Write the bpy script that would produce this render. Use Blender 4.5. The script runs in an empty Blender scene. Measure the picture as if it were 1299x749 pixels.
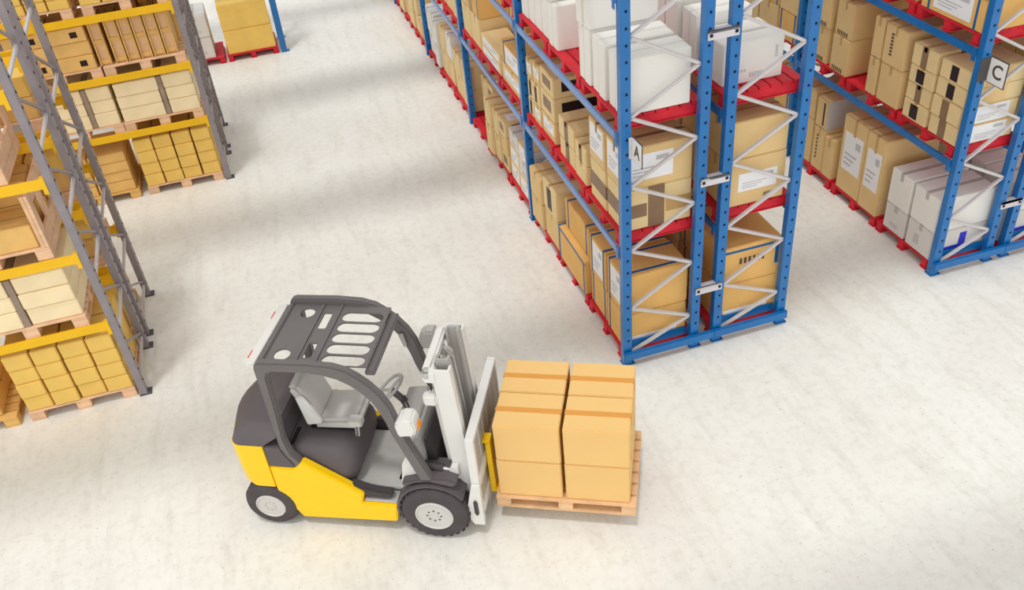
import bpy, bmesh, math, random
from mathutils import Matrix, Vector
random.seed(7)
D = bpy.data
COL = bpy.context.scene.collection
SC = bpy.context.scene

# ------------------------------------------------------------------ materials
def lin(c):
    return tuple((x / 12.92 if x <= .04045 else ((x + .055) / 1.055) ** 2.4) for x in (v / 255 for v in c)) + (1,)

def mat(name, rgb, rough=.6, metal=0.0, vary=.06, scale=4.0, spec=.3, bump=0.0, bscale=60):
    m = D.materials.new(name); m.use_nodes = True
    nt = m.node_tree; b = nt.nodes['Principled BSDF']
    c = lin(rgb)
    b.inputs['Roughness'].default_value = rough
    b.inputs['Metallic'].default_value = metal
    b.inputs['Specular IOR Level'].default_value = spec
    tc = nt.nodes.new('ShaderNodeTexCoord')
    nz = nt.nodes.new('ShaderNodeTexNoise'); nz.inputs['Scale'].default_value = scale
    nz.inputs['Detail'].default_value = 5
    rp = nt.nodes.new('ShaderNodeValToRGB')
    rp.color_ramp.elements[0].position = .3; rp.color_ramp.elements[1].position = .7
    rp.color_ramp.elements[0].color = tuple(x * (1 - vary) for x in c[:3]) + (1,)
    rp.color_ramp.elements[1].color = tuple(min(1, x * (1 + vary)) for x in c[:3]) + (1,)
    nt.links.new(tc.outputs['Object'], nz.inputs['Vector'])
    nt.links.new(nz.outputs['Fac'], rp.inputs['Fac'])
    nt.links.new(rp.outputs['Color'], b.inputs['Base Color'])
    if bump:
        n2 = nt.nodes.new('ShaderNodeTexNoise'); n2.inputs['Scale'].default_value = bscale
        bp = nt.nodes.new('ShaderNodeBump'); bp.inputs['Strength'].default_value = bump
        bp.inputs['Distance'].default_value = .01
        nt.links.new(tc.outputs['Object'], n2.inputs['Vector'])
        nt.links.new(n2.outputs['Fac'], bp.inputs['Height'])
        nt.links.new(bp.outputs['Normal'], b.inputs['Normal'])
    return m

M = {}
def defm(k, *a, **kw): M[k] = mat(k, *a, **kw)
defm('blue_paint', (8, 108, 178), rough=.24, vary=.12, scale=3, spec=.6)
defm('beam_blue_sheen', (112, 150, 204), rough=.3, vary=.08, spec=.5)  # rack A's blue beam paint, lightened to hold its grazing sheen in the colour
defm('brace_steel', (205, 200, 200), rough=.45, vary=.05)
defm('spacer_steel', (212, 208, 212), rough=.45)
defm('hole_dark', (20, 24, 48), rough=.9, vary=0)
defm('red_paint', (208, 34, 50), rough=.5, vary=.16, scale=6)
defm('kraft', (226, 194, 138), rough=.8, vary=.05, scale=3)
defm('kraft_light', (232, 206, 154), rough=.8, vary=.05, scale=3)
defm('kraft_dark', (230, 183, 110), rough=.8, vary=.06, scale=3)
defm('kraft_load', (237, 195, 126), rough=.8, vary=.03, scale=2)
defm('kraft_load_tape', (222, 156, 74), rough=.55, vary=.03)
defm('kraft_yellow', (240, 200, 106), rough=.8, vary=.06, scale=3)
defm('kraft_cream', (250, 230, 188), rough=.85, vary=.05, scale=4)
defm('kraft_brown', (232, 188, 114), rough=.8, vary=.08, scale=4)
defm('white_card', (236, 233, 226), rough=.8, vary=.025, scale=2)
defm('greywhite_card', (220, 215, 210), rough=.8, vary=.03, scale=2)
defm('tape_dark', (138, 110, 84), rough=.4, vary=.12, scale=5)
defm('tape_black', (44, 30, 36), rough=.4, vary=.1, scale=5)
defm('tape_clear', (196, 158, 102), rough=.35, vary=.05)
defm('tape_grey', (186, 181, 175), rough=.4, vary=.05)
defm('strap_blue', (22, 96, 158), rough=.4, vary=.05)
defm('strap_grey', (158, 138, 122), rough=.6, vary=.15, scale=7)
defm('paper', (238, 238, 240), rough=.7, vary=.02)
defm('print_grey', (192, 190, 192), rough=.7, vary=.05)
defm('print_dark', (92, 78, 70), rough=.7, vary=.05)
defm('print_blue', (52, 62, 200), rough=.6, vary=.03)
defm('wood', (228, 188, 144), rough=.8, vary=.12, scale=7)
defm('wood_pink', (234, 194, 158), rough=.8, vary=.12, scale=7)
defm('wood_yellow', (226, 182, 108), rough=.8, vary=.12, scale=7)
defm('rack_grey', (146, 139, 143), rough=.45, vary=.1, scale=6)
defm('rack_grey_light', (196, 192, 194), rough=.45, vary=.06)
defm('rack_dark', (92, 87, 92), rough=.5, vary=.1)
defm('beam_yellow', (246, 194, 32), rough=.45, vary=.05, scale=3)
defm('fork_yellow', (255, 206, 8), rough=.35, vary=.02, spec=.4)
defm('truck_dark', (96, 89, 91), rough=.55, vary=.06, scale=3)
defm('truck_darker', (72, 66, 68), rough=.6, vary=.08, scale=3)
defm('truck_guard', (110, 105, 104), rough=.45, vary=.04, scale=3)
defm('rubber', (78, 72, 74), rough=.75, vary=.10, scale=8)
defm('black_part', (40, 34, 40), rough=.6, vary=.1)
defm('rim_grey', (206, 203, 198), rough=.4, vary=.04)
defm('mast_white', (226, 225, 220), rough=.4, vary=.03)
defm('mast_grey', (176, 172, 168), rough=.4, vary=.05)
defm('seat_grey', (198, 195, 190), rough=.7, vary=.05, scale=5)
defm('floor_plate', (190, 188, 184), rough=.55, vary=.06)
defm('chrome', (215, 212, 210), rough=.2, metal=.8, vary=.02)
defm('orange_lens', (240, 150, 40), rough=.3, vary=.03)
defm('red_lens', (226, 70, 66), rough=.3, vary=.03)
defm('sign_white', (240, 238, 234), rough=.5, vary=.01)
defm('sign_dark', (84, 80, 80), rough=.6, vary=.05)
defm('concrete_beam', (200, 198, 194), rough=.8)

def floor_material():
    m = D.materials.new('polished_concrete'); m.use_nodes = True
    nt = m.node_tree; N = nt.nodes; L = nt.links; b = N['Principled BSDF']
    tc = N.new('ShaderNodeTexCoord')
    def noise(scale, detail=6, rough=.6, stretch=None):
        n = N.new('ShaderNodeTexNoise'); n.inputs['Scale'].default_value = scale
        n.inputs['Detail'].default_value = detail; n.inputs['Roughness'].default_value = rough
        if stretch:
            mp = N.new('ShaderNodeMapping'); mp.inputs['Scale'].default_value = stretch
            mp.inputs['Rotation'].default_value = (0, 0, math.radians(24))
            L.new(tc.outputs['Object'], mp.inputs['Vector']); L.new(mp.outputs['Vector'], n.inputs['Vector'])
        else: L.new(tc.outputs['Object'], n.inputs['Vector'])
        return n
    def ramp(src, p0, c0, p1, c1):
        r = N.new('ShaderNodeValToRGB'); e = r.color_ramp.elements
        e[0].position = p0; e[0].color = c0; e[1].position = p1; e[1].color = c1
        L.new(src, r.inputs['Fac']); return r
    def mul(a, bb, f=1.0):
        x = N.new('ShaderNodeMix'); x.data_type = 'RGBA'; x.blend_type = 'MULTIPLY'; x.inputs[0].default_value = f
        L.new(a, x.inputs[6]); L.new(bb, x.inputs[7]); return x.outputs[2]
    base = ramp(noise(.45).outputs['Fac'], .32, lin((230, 227, 220)), .68, lin((240, 240, 233)))
    streak = ramp(noise(1.0, 8, .7, (5.0, .9, 1)).outputs['Fac'], .30, (.86, .85, .83, 1), .50, (1, 1, 1, 1))
    mott = ramp(noise(9, 8, .7).outputs['Fac'], .30, (.87, .86, .845, 1), .52, (1, 1, 1, 1))
    spots = ramp(noise(26, 3, .5).outputs['Fac'], .27, (.70, .67, .64, 1), .36, (1, 1, 1, 1))
    c = mul(base.outputs['Color'], streak.outputs['Color'], .8)
    c = mul(c, mott.outputs['Color'], .8)
    c = mul(c, spots.outputs['Color'], .75)
    scuff = ramp(noise(2.6, 6, .65, (7.0, 1.1, 1)).outputs['Fac'], .24, (.74, .72, .69, 1), .34, (1, 1, 1, 1))
    c = mul(c, scuff.outputs['Color'], .7)
    L.new(c, b.inputs['Base Color'])
    b.inputs['Roughness'].default_value = .55; b.inputs['Specular IOR Level'].default_value = .2
    bp = N.new('ShaderNodeBump'); bp.inputs['Strength'].default_value = .08; bp.inputs['Distance'].default_value = .01
    L.new(noise(40, 4).outputs['Fac'], bp.inputs['Height']); L.new(bp.outputs['Normal'], b.inputs['Normal'])
    return m

# ------------------------------------------------------------------ mesh builder
class MB:
    def __init__(s): s.bm = bmesh.new(); s.mats = []
    def mi(s, k):
        if k not in s.mats: s.mats.append(k)
        return s.mats.index(k)
    def face(s, vs, i):
        try: f = s.bm.faces.new(vs); f.material_index = i; return f
        except ValueError: return None
    def box(s, c, d, k, rot=None):
        i = s.mi(k); V = []
        for dx in (-.5, .5):
            for dy in (-.5, .5):
                for dz in (-.5, .5):
                    p = Vector((dx * d[0], dy * d[1], dz * d[2]))
                    if rot is not None: p = rot @ p
                    V.append(s.bm.verts.new(p + Vector(c)))
        for q in ((0, 1, 3, 2), (4, 6, 7, 5), (0, 4, 5, 1), (2, 3, 7, 6), (0, 2, 6, 4), (1, 5, 7, 3)):
            s.face([V[j] for j in q], i)
        return s
    def span(s, a, b, k):
        return s.box([(a[j] + b[j]) / 2 for j in range(3)], [abs(b[j] - a[j]) for j in range(3)], k)
    def bar(s, p0, p1, w, h, k, up=(0, 0, 1)):
        p0, p1 = Vector(p0), Vector(p1); z = (p1 - p0); l = z.length; z.normalize()
        x = z.cross(Vector(up))
        if x.length < 1e-4: x = z.cross(Vector((1, 0, 0)))
        x.normalize(); y = x.cross(z)
        R = Matrix((x, y, z)).transposed()
        return s.box((p0 + p1) / 2, (w, h, l), k, R)
    def loft(s, rings, k, cap=True):
        i = s.mi(k); R = [[s.bm.verts.new(p) for p in r] for r in rings]; n = len(R[0])
        for a, b in zip(R, R[1:]):
            for j in range(n): s.face([a[j], a[(j + 1) % n], b[(j + 1) % n], b[j]], i)
        if cap: s.face(R[0][::-1], i); s.face(R[-1], i)
        return s
    def prism(s, poly, a0, a1, k, plane='xz'):
        def P(q, a): return {'xz': (q[0], a, q[1]), 'xy': (q[0], q[1], a), 'yz': (a, q[0], q[1])}[plane]
        return s.loft([[P(q, a0) for q in poly], [P(q, a1) for q in poly]], k)
    def cyl(s, p0, p1, r, k, n=16, r1=None):
        p0, p1 = Vector(p0), Vector(p1); z = (p1 - p0).normalized(); x = z.orthogonal().normalized(); y = z.cross(x)
        r1 = r if r1 is None else r1
        ring = lambda p, q: [p + (x * math.cos(t) + y * math.sin(t)) * q for t in (2 * math.pi * j / n for j in range(n))]
        return s.loft([ring(p0, r), ring(p1, r1)], k)
    def tube(s, pts, r, k, n=8):
        P = [Vector(p) for p in pts]; rings = []; x = None
        for j, p in enumerate(P):
            z = (P[min(j + 1, len(P) - 1)] - P[max(j - 1, 0)]).normalized()
            x = z.orthogonal().normalized() if x is None else (x - z * x.dot(z)).normalized()
            y = z.cross(x)
            rings.append([p + (x * math.cos(t) + y * math.sin(t)) * r for t in (2 * math.pi * q / n for q in range(n))])
        return s.loft(rings, k)
    def lathe(s, prof, c, ax, k, n=40):
        """prof: list of (offset along axis, radius)"""
        c = Vector(c); ax = Vector(ax).normalized(); x = ax.orthogonal().normalized(); y = ax.cross(x); i = s.mi(k)
        R = [[s.bm.verts.new(c + ax * a + (x * math.cos(t) + y * math.sin(t)) * r) for t in (2 * math.pi * j / n for j in range(n))] for a, r in prof]
        for A, B in zip(R, R[1:]):
            for j in range(n): s.face([A[j], A[(j + 1) % n], B[(j + 1) % n], B[j]], i)
        s.face(R[0][::-1], i); s.face(R[-1], i)
        return s
    def ring(s, c, ax, R, r, k, n=32, m=8):
        c = Vector(c); ax = Vector(ax).normalized(); x = ax.orthogonal().normalized(); y = ax.cross(x); i = s.mi(k); V = []
        for a in range(n):
            t = 2 * math.pi * a / n; d = x * math.cos(t) + y * math.sin(t)
            V.append([s.bm.verts.new(c + d * (R + r * math.cos(q)) + ax * r * math.sin(q)) for q in (2 * math.pi * b / m for b in range(m))])
        for a in range(n):
            for b in range(m): s.face([V[a][b], V[a][(b + 1) % m], V[(a + 1) % n][(b + 1) % m], V[(a + 1) % n][b]], i)
        return s
    def move(s, v):
        bmesh.ops.translate(s.bm, verts=s.bm.verts, vec=v); return s
    def mesh(s, name, bevel=0, smooth=None):
        bmesh.ops.recalc_face_normals(s.bm, faces=s.bm.faces)
        if bevel:
            E = [e for e in s.bm.edges if len(e.link_faces) == 2 and e.calc_face_angle(0) > .5]
            bmesh.ops.bevel(s.bm, geom=E, offset=bevel, segments=2, affect='EDGES', clamp_overlap=True)
        me = D.meshes.new(name); s.bm.to_mesh(me); s.bm.free()
        for k in s.mats: me.materials.append(M[k])
        if smooth:
            me.shade_smooth(); me.set_sharp_from_angle(angle=math.radians(smooth))
        return me

def put(name, me, parent=None, loc=(0, 0, 0), rz=0):
    o = D.objects.new(name, me); COL.objects.link(o); o.location = loc; o.rotation_euler = (0, 0, rz)
    if parent: o.parent = parent
    return o
LABELS = {}
def tag(o, label, cat, group=None):
    o['label'] = label; o['category'] = cat
    if group: o['group'] = group
    n = len(label.replace(',', ' ').split())
    if not 4 <= n <= 16: print('LABEL LEN', n, label)
    LABELS[label] = LABELS.get(label, 0) + 1
    return o
def empty(name, loc, rz=0):
    o = D.objects.new(name, None); COL.objects.link(o); o.location = loc; o.rotation_euler = (0, 0, rz)
    o.empty_display_size = .2
    return o
def copy_tree(o, parent=None):
    c = o.copy(); COL.objects.link(c)
    if parent: c.parent = parent
    for ch in list(KIDS.get(o.name, ())):
        k = ch.copy(); COL.objects.link(k); k.parent = c
    return c
KIDS = {}

# ------------------------------------------------------------------ setting
m = MB(); m.mats = ['floor']; M['floor'] = floor_material()
i = m.mi('floor')
m.face([m.bm.verts.new(p) for p in ((-40, -14, 0), (40, -14, 0), (40, 60, 0), (-40, 60, 0))], i)
fl = put('floor', m.mesh('floor')); fl['kind'] = 'structure'
m = MB()
for y in (-5.9, -1.3, 3.2, 7.7, 12.2, 16.7):
    m.span((-34, y - .55, 10.2), (34, y + .55, 10.6), 'concrete_beam')
for x in (-34, 34): m.span((x - .3, -9, 10.6), (x + .3, 20, 11), 'concrete_beam')
ce = put('ceiling', m.mesh('ceiling')); ce['kind'] = 'structure'

# ------------------------------------------------------------------ racks
PW, PD = .105, .085        # post width and depth
Z1, Z2, Z3 = 1.51, 2.87, 4.25   # beam undersides of the blue racks

def post_mesh(h, w, d, k, facing, hk, pitch=.16, hs=.022):
    """post with its web on the side named by facing ('-y' or '+x'), open at the back, with a column of dark patches painting the shade of slots"""
    m = MB(); t = .012
    if facing == '-y':
        pr = [(-w/2, 0), (w/2, 0), (w/2, d), (w/2 - .03, d), (w/2 - .03, d - t), (w/2 - t, d - t), (w/2 - t, t), (-w/2 + t, t), (-w/2 + t, d - t), (-w/2 + .03, d - t), (-w/2 + .03, d), (-w/2, d)]
    else:
        pr = [(0, -w/2), (0, w/2), (-d, w/2), (-d, w/2 - .03), (-d + t, w/2 - .03), (-d + t, w/2 - t), (-t, w/2 - t), (-t, -w/2 + t), (-d + t, -w/2 + t), (-d + t, -w/2 + .03), (-d, -w/2 + .03), (-d, -w/2)]
    m.prism(pr, 0, h, k, 'xy')
    z = .2
    while z < h - .05:
        if facing == '-y': m.box((.008, -.0015, z), (hs, .004, hs * 1.15), hk)
        else: m.box((.0015, .008, z), (.004, hs, hs * 1.15), hk)
        z += pitch
    return m.mesh('upright')

def blue_rack(label, x0, depth, ys, face_posts, h=4.75, brace_front=True, spacer=None, sign=None, beam='blue_paint'):
    """single-depth rack running along +y from ys[0]; posts at every ys"""
    root = empty('pallet_rack', (x0 + depth / 2, ys[0], 0)); tag(root, label, 'pallet rack', 'blue pallet racks')
    bx, by = root.location.x, ys[0]
    P = lambda name, me, x=0, y=0, z=0, par=None: put(name, me, par or root, (x - bx, y - by, z))
    pm = post_mesh(h, PW, PD, 'blue_paint', '-y', 'hole_dark')
    fm = MB().span((-PW/2 - .006, -.012, 0), (PW/2 + .035, PD + .02, .012), 'blue_paint').mesh('foot_plate')
    zl = [3.95, 3.14, 2.37, 1.58, .80, .16]; zr = [4.35, 3.53, 2.75, 1.98, 1.21, .46]
    nodes = [(1, 4.35)]
    for a in range(6):
        nodes.append((0, zl[a]))
        if a < 5: nodes.append((1, zr[a + 1]))
    bm_ = {}
    for j, y in enumerate(ys):
        for x in (x0 + PW/2, x0 + depth - PW/2):
            u = P('upright', pm, x, y); P('foot_plate', fm, x, y)
        if j < 2 or j == len(ys) - 1:
            xa, xb = x0 + PW + .005, x0 + depth - PW - .005
            for (s0, z0), (s1, z1) in zip(nodes, nodes[1:]):
                if z0 > h - .1: continue
                p0 = ((xb if s0 else xa), y + .045, z0 + (.012 if s0 else -.012)); p1 = ((xb if s1 else xa), y + .045, z1 + (.012 if s1 else -.012) * 1)
                mm = MB().bar(p0, p1, .034, .04, 'brace_steel', up=(0, 1, 0)); mm.move((-bx, -by, 0))
                put('brace', mm.mesh('brace', bevel=.005), root)
    for j in range(len(ys) - 1):
        a, b = ys[j] + PD + .002, ys[j + 1] - .002
        for z in (Z1, Z2, Z3):
            for sgn, x in ((-1, x0 + .012), (1, x0 + depth - .012)):
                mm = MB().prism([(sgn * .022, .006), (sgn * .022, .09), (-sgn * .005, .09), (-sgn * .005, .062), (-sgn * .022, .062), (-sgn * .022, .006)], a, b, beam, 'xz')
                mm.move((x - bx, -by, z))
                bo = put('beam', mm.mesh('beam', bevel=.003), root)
                for e in (a + .03, b - .03):
                    cn = MB().span((x - sgn * -.024 - .003 - bx, e - .03 - by, z - .05), (x + sgn * .024 + .003 - bx, e + .03 - by, z + .1), 'blue_paint')
                    put('connector', cn.mesh('connector'), bo)
    # low guard rails across the end frame
    put('end_rail', MB().span((-depth/2 - .01, -.055, .10), (depth/2 + (spacer if spacer else .01), -.006, .21), 'blue_paint').mesh('end_rail', bevel=.008), root)
    put('end_rail', MB().span((-depth/2 + PW, PD + .004, .15), (depth/2 - PW, PD + .034, .26), 'blue_paint').mesh('end_rail', bevel=.008), root)
    if spacer:
        for z in (.83, 2.24, 3.82):
            mm = MB().span((depth/2 - .07, -.022, z - .045), (depth/2 + spacer + .07, -.005, z + .045), 'spacer_steel').span((depth/2 - .07, -.022, z + .02), (depth/2 + spacer + .07, .06, z + .045), 'spacer_steel')
            mm.box((depth/2 - .04, -.024, z), (.03, .008, .03), 'hole_dark').box((depth/2 + spacer + .04, -.024, z), (.03, .008, .03), 'hole_dark')
            put('row_spacer', mm.mesh('row_spacer'), root)
    if sign:
        ch, z, back, frontw, hh = sign
        xs = -depth/2 + PW + .004
        s = put('sign', MB().span((-depth/2 - .008 if ch == 'C' else xs - .03, -.008, z - hh * .5), (xs - .001, -.0021, z + hh * .5), 'sign_dark' if ch == 'C' else 'spacer_steel').span((xs - .001, -.008, z - hh * .5), (xs + .004, .09, z + hh * .5), 'sign_dark' if ch == 'C' else 'spacer_steel').mesh('sign'), root)
        s['label'] = f'sign plate with letter {ch} clamped to the post'
        pl = MB().prism([(back, z - hh/2), (back, z + hh/2), (-frontw, z + hh/2), (-frontw, z - hh/2)], xs + .0045, xs + .012, 'sign_white', 'yz')
        put('sign_plate', pl.mesh('sign_plate'), s)
        m2 = MB().prism([(back + .012, z - hh/2 - .014), (back + .012, z + hh/2 + .014), (-frontw - .014, z + hh/2 + .014), (-frontw - .014, z - hh/2 - .014)], xs + .0125, xs + .018, 'sign_dark', 'yz')
        put('sign_edge', m2.mesh('sign_edge'), s)
        cu = D.curves.new('letter', 'FONT'); cu.body = ch; cu.size = hh * .8; cu.extrude = .002; cu.align_x = 'CENTER'; cu.align_y = 'CENTER'; cu.offset = .003
        tmp = D.objects.new('letter', cu); COL.objects.link(tmp)
        me = D.meshes.new_from_object(tmp.evaluated_get(bpy.context.evaluated_depsgraph_get()))
        D.objects.remove(tmp)
        # text right = -y, text up = +z, normal = -x
        T = Matrix(((0, 0, -1, xs + .0035), (-1, 0, 0, -.012 - frontw/2), (0, 1, 0, z), (0, 0, 0, 1)))
        me.transform(T); me.materials.clear(); me.materials.append(M['sign_dark'])
        put('letter', me, s)
    return root

BAY = 3.443
AX0, AD = 0.0, .946
BX0 = 1.128
CX0, CD = 4.2, .88
CB0 = CX0 + CD + .15
blue_rack('long blue pallet rack carrying the A sign, facing the wide open floor', AX0, AD, [j * BAY for j in range(6)], None, spacer=BX0 - AD, beam='beam_blue_sheen', sign=('A', 2.83, -.012, .22, .23))
blue_rack('blue pallet rack tied back to back behind the A-sign rack', BX0, AD, [j * BAY for j in range(4)], None)
CY = .10
blue_rack('blue pallet rack carrying the C sign near the right edge', CX0, CD, [CY + j * BAY for j in range(4)], None, spacer=.15, sign=('C', 2.75, -.012, .25, .27))
blue_rack('blue pallet rack behind the C-sign rack, cut by the right edge', CB0, CD, [CY + j * BAY for j in range(3)], None)

# racks running along -x (left side); L-frame: t runs along x from the right end
YZ = (1.03, 1.95, 2.87, 3.80)
def side_rack(label, x1, y0, depth, bays, bay, zs, beam_k, post_k, brace_k, h, frontgroup):
    root = empty('pallet_rack', (x1, y0 + depth / 2, 0)); tag(root, label, 'pallet rack', frontgroup)
    pm = post_mesh(h, .09 if post_k == 'rack_grey' else .13, .08 if post_k == 'rack_grey' else .12, post_k, '+x', 'hole_dark', .16, .024)
    fm = MB().span((-.09, -.06, 0), (.05, .06, .014), 'rack_dark' if post_k == 'rack_grey' else post_k).mesh('foot_plate')
    for j in range(bays + 1):
        x = -j * bay
        for y in (-depth/2 + .043, depth/2 - .043):
            put('upright', pm, root, (x, y, 0)); put('foot_plate', fm, root, (x, y, 0))
        if j > 1: continue
        ya, yb = -depth/2 + .086, depth/2 - .086
        z = .12
        while z < h - .7:
            put('brace', MB().bar((x - .04, ya, z), (x - .04, yb, z + .07), .032, .032, brace_k, up=(1, 0, 0)).mesh('brace'), root)
            put('brace', MB().bar((x - .04, ya, z + .62), (x - .04, yb, z + .13), .028, .028, post_k, up=(1, 0, 0)).mesh('brace'), root)
            z += .77
    for j in range(bays):
        a, b = -(j + 1) * bay + .004, -j * bay - .084
        for z in zs:
            for sg, y in ((-1, -depth/2 + .02), (1, depth/2 - .02)):
                mm = MB().prism([(sg * .024, 0), (sg * .024, .11), (-sg * .006, .11), (-sg * .006, .08), (-sg * .024, .08), (-sg * .024, 0)], a, b, beam_k, 'yz')
                mm.move((0, y, z)); bo = put('beam', mm.mesh('beam', bevel=.004), root)
                for e in (a + .02, b - .02):
                    put('connector', MB().span((e - .022, y - .03, z - .06), (e + .022, y + .03, z + .125), beam_k).mesh('connector'), bo)
    return root
L1X, L1Y, LD, LG = -5.43, 1.71, 1.01, .186
L2X, L2Y = -4.165, 6.79
LB = 2.75
side_rack('grey rack with yellow beams, nearest of the left racks', L1X, L1Y, LD, 1, LB, YZ, 'beam_yellow', 'rack_grey', 'rack_grey_light', 4.9, 'grey and yellow racks')
side_rack('grey rack with yellow beams, back to back behind the nearest left rack', L1X, L1Y + LD + LG, LD, 1, LB, YZ, 'beam_yellow', 'rack_grey', 'rack_grey_light', 4.9, 'grey and yellow racks')
side_rack('grey rack with yellow beams, farther left rack facing the camera', L2X, L2Y, LD, 1, LB, YZ, 'beam_yellow', 'rack_grey', 'rack_grey_light', 4.9, 'grey and yellow racks')
side_rack('grey rack with yellow beams, hidden rearmost behind the farther left rack', L2X, L2Y + LD + LG, LD, 1, LB, YZ, 'beam_yellow', 'rack_grey', 'rack_grey_light', 4.9, 'grey and yellow racks')
L3X, L3Y = -2.70, 12.06
side_rack('blue pallet rack at the top edge, far behind the grey racks', L3X, L3Y, .95, 1, BAY, (Z1, Z2), 'blue_paint', 'blue_paint', 'brace_steel', 4.7, 'blue pallet racks')

# ------------------------------------------------------------------ pallets
PALH = .14
def red_pallet_proto(t, d, along):
    """boards run along the aisle; three stringers run into the rack"""
    root = empty('red_pallet', (0, 0, 0)); ch = []
    def S(a0, a1, d0, d1, z0, z1, m):
        if along == 'y': m.span((d0, a0, z0), (d1, a1, z1), 'red_paint')
        else: m.span((a0, d0, z0), (a1, d1, z1), 'red_paint')
    m = MB(); n = 7; w = .118
    for j in range(n):
        c = -d/2 + w/2 + (d - w) * j / (n - 1); S(-t/2, t/2, c - w/2, c + w/2, PALH - .028, PALH, m)
    ch.append(put('deck', m.mesh('deck', bevel=.004), root))
    for a in (-t/2 + .06, 0, t/2 - .06):
        m = MB(); S(a - .05, a + .05, -d/2 + .0, d/2, .018, PALH - .029, m); S(a - .06, a + .06, -d/2 - .012, d/2 + .012, 0, .017, m)
        ch.append(put('stringer', m.mesh('stringer', bevel=.004), root))
    KIDS[root.name] = ch
    return root
def wood_pallet_proto(t, d, along, k, rails=False):
    root = empty('wooden_pallet', (0, 0, 0)); ch = []
    def S(a0, a1, d0, d1, z0, z1, m, kk=k):
        if along == 'y': m.span((d0, a0, z0), (d1, a1, z1), kk)
        else: m.span((a0, d0, z0), (a1, d1, z1), kk)
    m = MB(); n = 7; w = d / n - .022
    for j in range(n):
        c = -d/2 + w/2 + (d - w) * j / (n - 1); S(-t/2, t/2, c - w/2, c + w/2, PALH - .022, PALH, m)
    ch.append(put('deck', m.mesh('deck', bevel=.003), root))
    m = MB()
    for a in (-t/2 + .08, 0, t/2 - .08): S(a - .08, a + .08, -d/2, d/2, PALH - .043, PALH - .023, m)
    ch.append(put('cross_board', m.mesh('cross_board', bevel=.002), root))
    for a in (-t/2 + .08, 0, t/2 - .08):
        for e in (-d/2 + .07, 0, d/2 - .07):
            m = MB(); S(a - .08, a + .08, e - .068, e + .068, .02, PALH - .044, m)
            ch.append(put('block', m.mesh('block', bevel=.004), root))
    m = MB()
    if rails:
        for e in (-d/2 + .07, 0, d/2 - .07): S(-t/2, t/2, e - .068, e + .068, 0, .019, m)
    else:
        for a in (-t/2 + .08, 0, t/2 - .08): S(a - .08, a + .08, -d/2, d/2, 0, .019, m)
    ch.append(put('bottom_board', m.mesh('bottom_board', bevel=.002), root))
    KIDS[root.name] = ch
    return root
_used = {}
def place(kind, make, loc, label, cat, group):
    if kind not in _used: o = _used[kind] = make(); first = o
    else: o = copy_tree(_used[kind])
    o.location = loc
    tag(o, label, cat, group)
    return o

# ------------------------------------------------------------------ cartons
def facebox(mb, face, sz, u0, u1, v0, v1, k, th=.003):
    """thin strip lying on one face of a box of size sz standing on z = 0; u,v are fractions"""
    X, Y, H = sz; e = .0006
    if face == '-y': mb.span((-X/2 + u0 * X, -Y/2 - th, v0 * H), (-X/2 + u1 * X, -Y/2 - e, v1 * H), k)
    elif face == '+y': mb.span((X/2 - u1 * X, Y/2 + e, v0 * H), (X/2 - u0 * X, Y/2 + th, v1 * H), k)
    elif face == '-x': mb.span((-X/2 - th, Y/2 - u1 * Y, v0 * H), (-X/2 - e, Y/2 - u0 * Y, v1 * H), k)
    elif face == '+x': mb.span((X/2 + e, -Y/2 + u0 * Y, v0 * H), (X/2 + th, -Y/2 + u1 * Y, v1 * H), k)
    elif face == '+z': mb.span((-X/2 + u0 * X, -Y/2 + v0 * Y, H + e), (-X/2 + u1 * X, -Y/2 + v1 * Y, H + th), k)
def tape_over(mb, sz, ax, k, w=.05, drop=.22, th=.003):
    """sealing tape along the top seam, folded down both ends"""
    X, Y, H = sz
    if ax == 'x':
        f = w / Y / 2; facebox(mb, '+z', sz, 0, 1, .5 - f, .5 + f, k, th)
        facebox(mb, '-x', sz, .5 - f, .5 + f, 1 - drop, 1, k, th); facebox(mb, '+x', sz, .5 - f, .5 + f, 1 - drop, 1, k, th)
    else:
        f = w / X / 2; facebox(mb, '+z', sz, .5 - f, .5 + f, 0, 1, k, th)
        facebox(mb, '-y', sz, .5 - f, .5 + f, 1 - drop, 1, k, th); facebox(mb, '+y', sz, .5 - f, .5 + f, 1 - drop, 1, k, th)
def strap_round(mb, sz, ax, pos, k, w=.022, th=.004):
    """strap loop around the box at fraction pos along axis ax (top and three or four sides)"""
    X, Y, H = sz
    if ax == 'y':
        f = w / Y / 2; facebox(mb, '+z', sz, 0, 1, pos - f, pos + f, k, th)
        facebox(mb, '-x', sz, 1 - pos - f, 1 - pos + f, 0, 1, k, th); facebox(mb, '+x', sz, pos - f, pos + f, 0, 1, k, th)
    else:
        f = w / X / 2; facebox(mb, '+z', sz, pos - f, pos + f, 0, 1, k, th)
        facebox(mb, '-y', sz, pos - f, pos + f, 0, 1, k, th); facebox(mb, '+y', sz, 1 - pos - f, 1 - pos + f, 0, 1, k, th)

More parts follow.
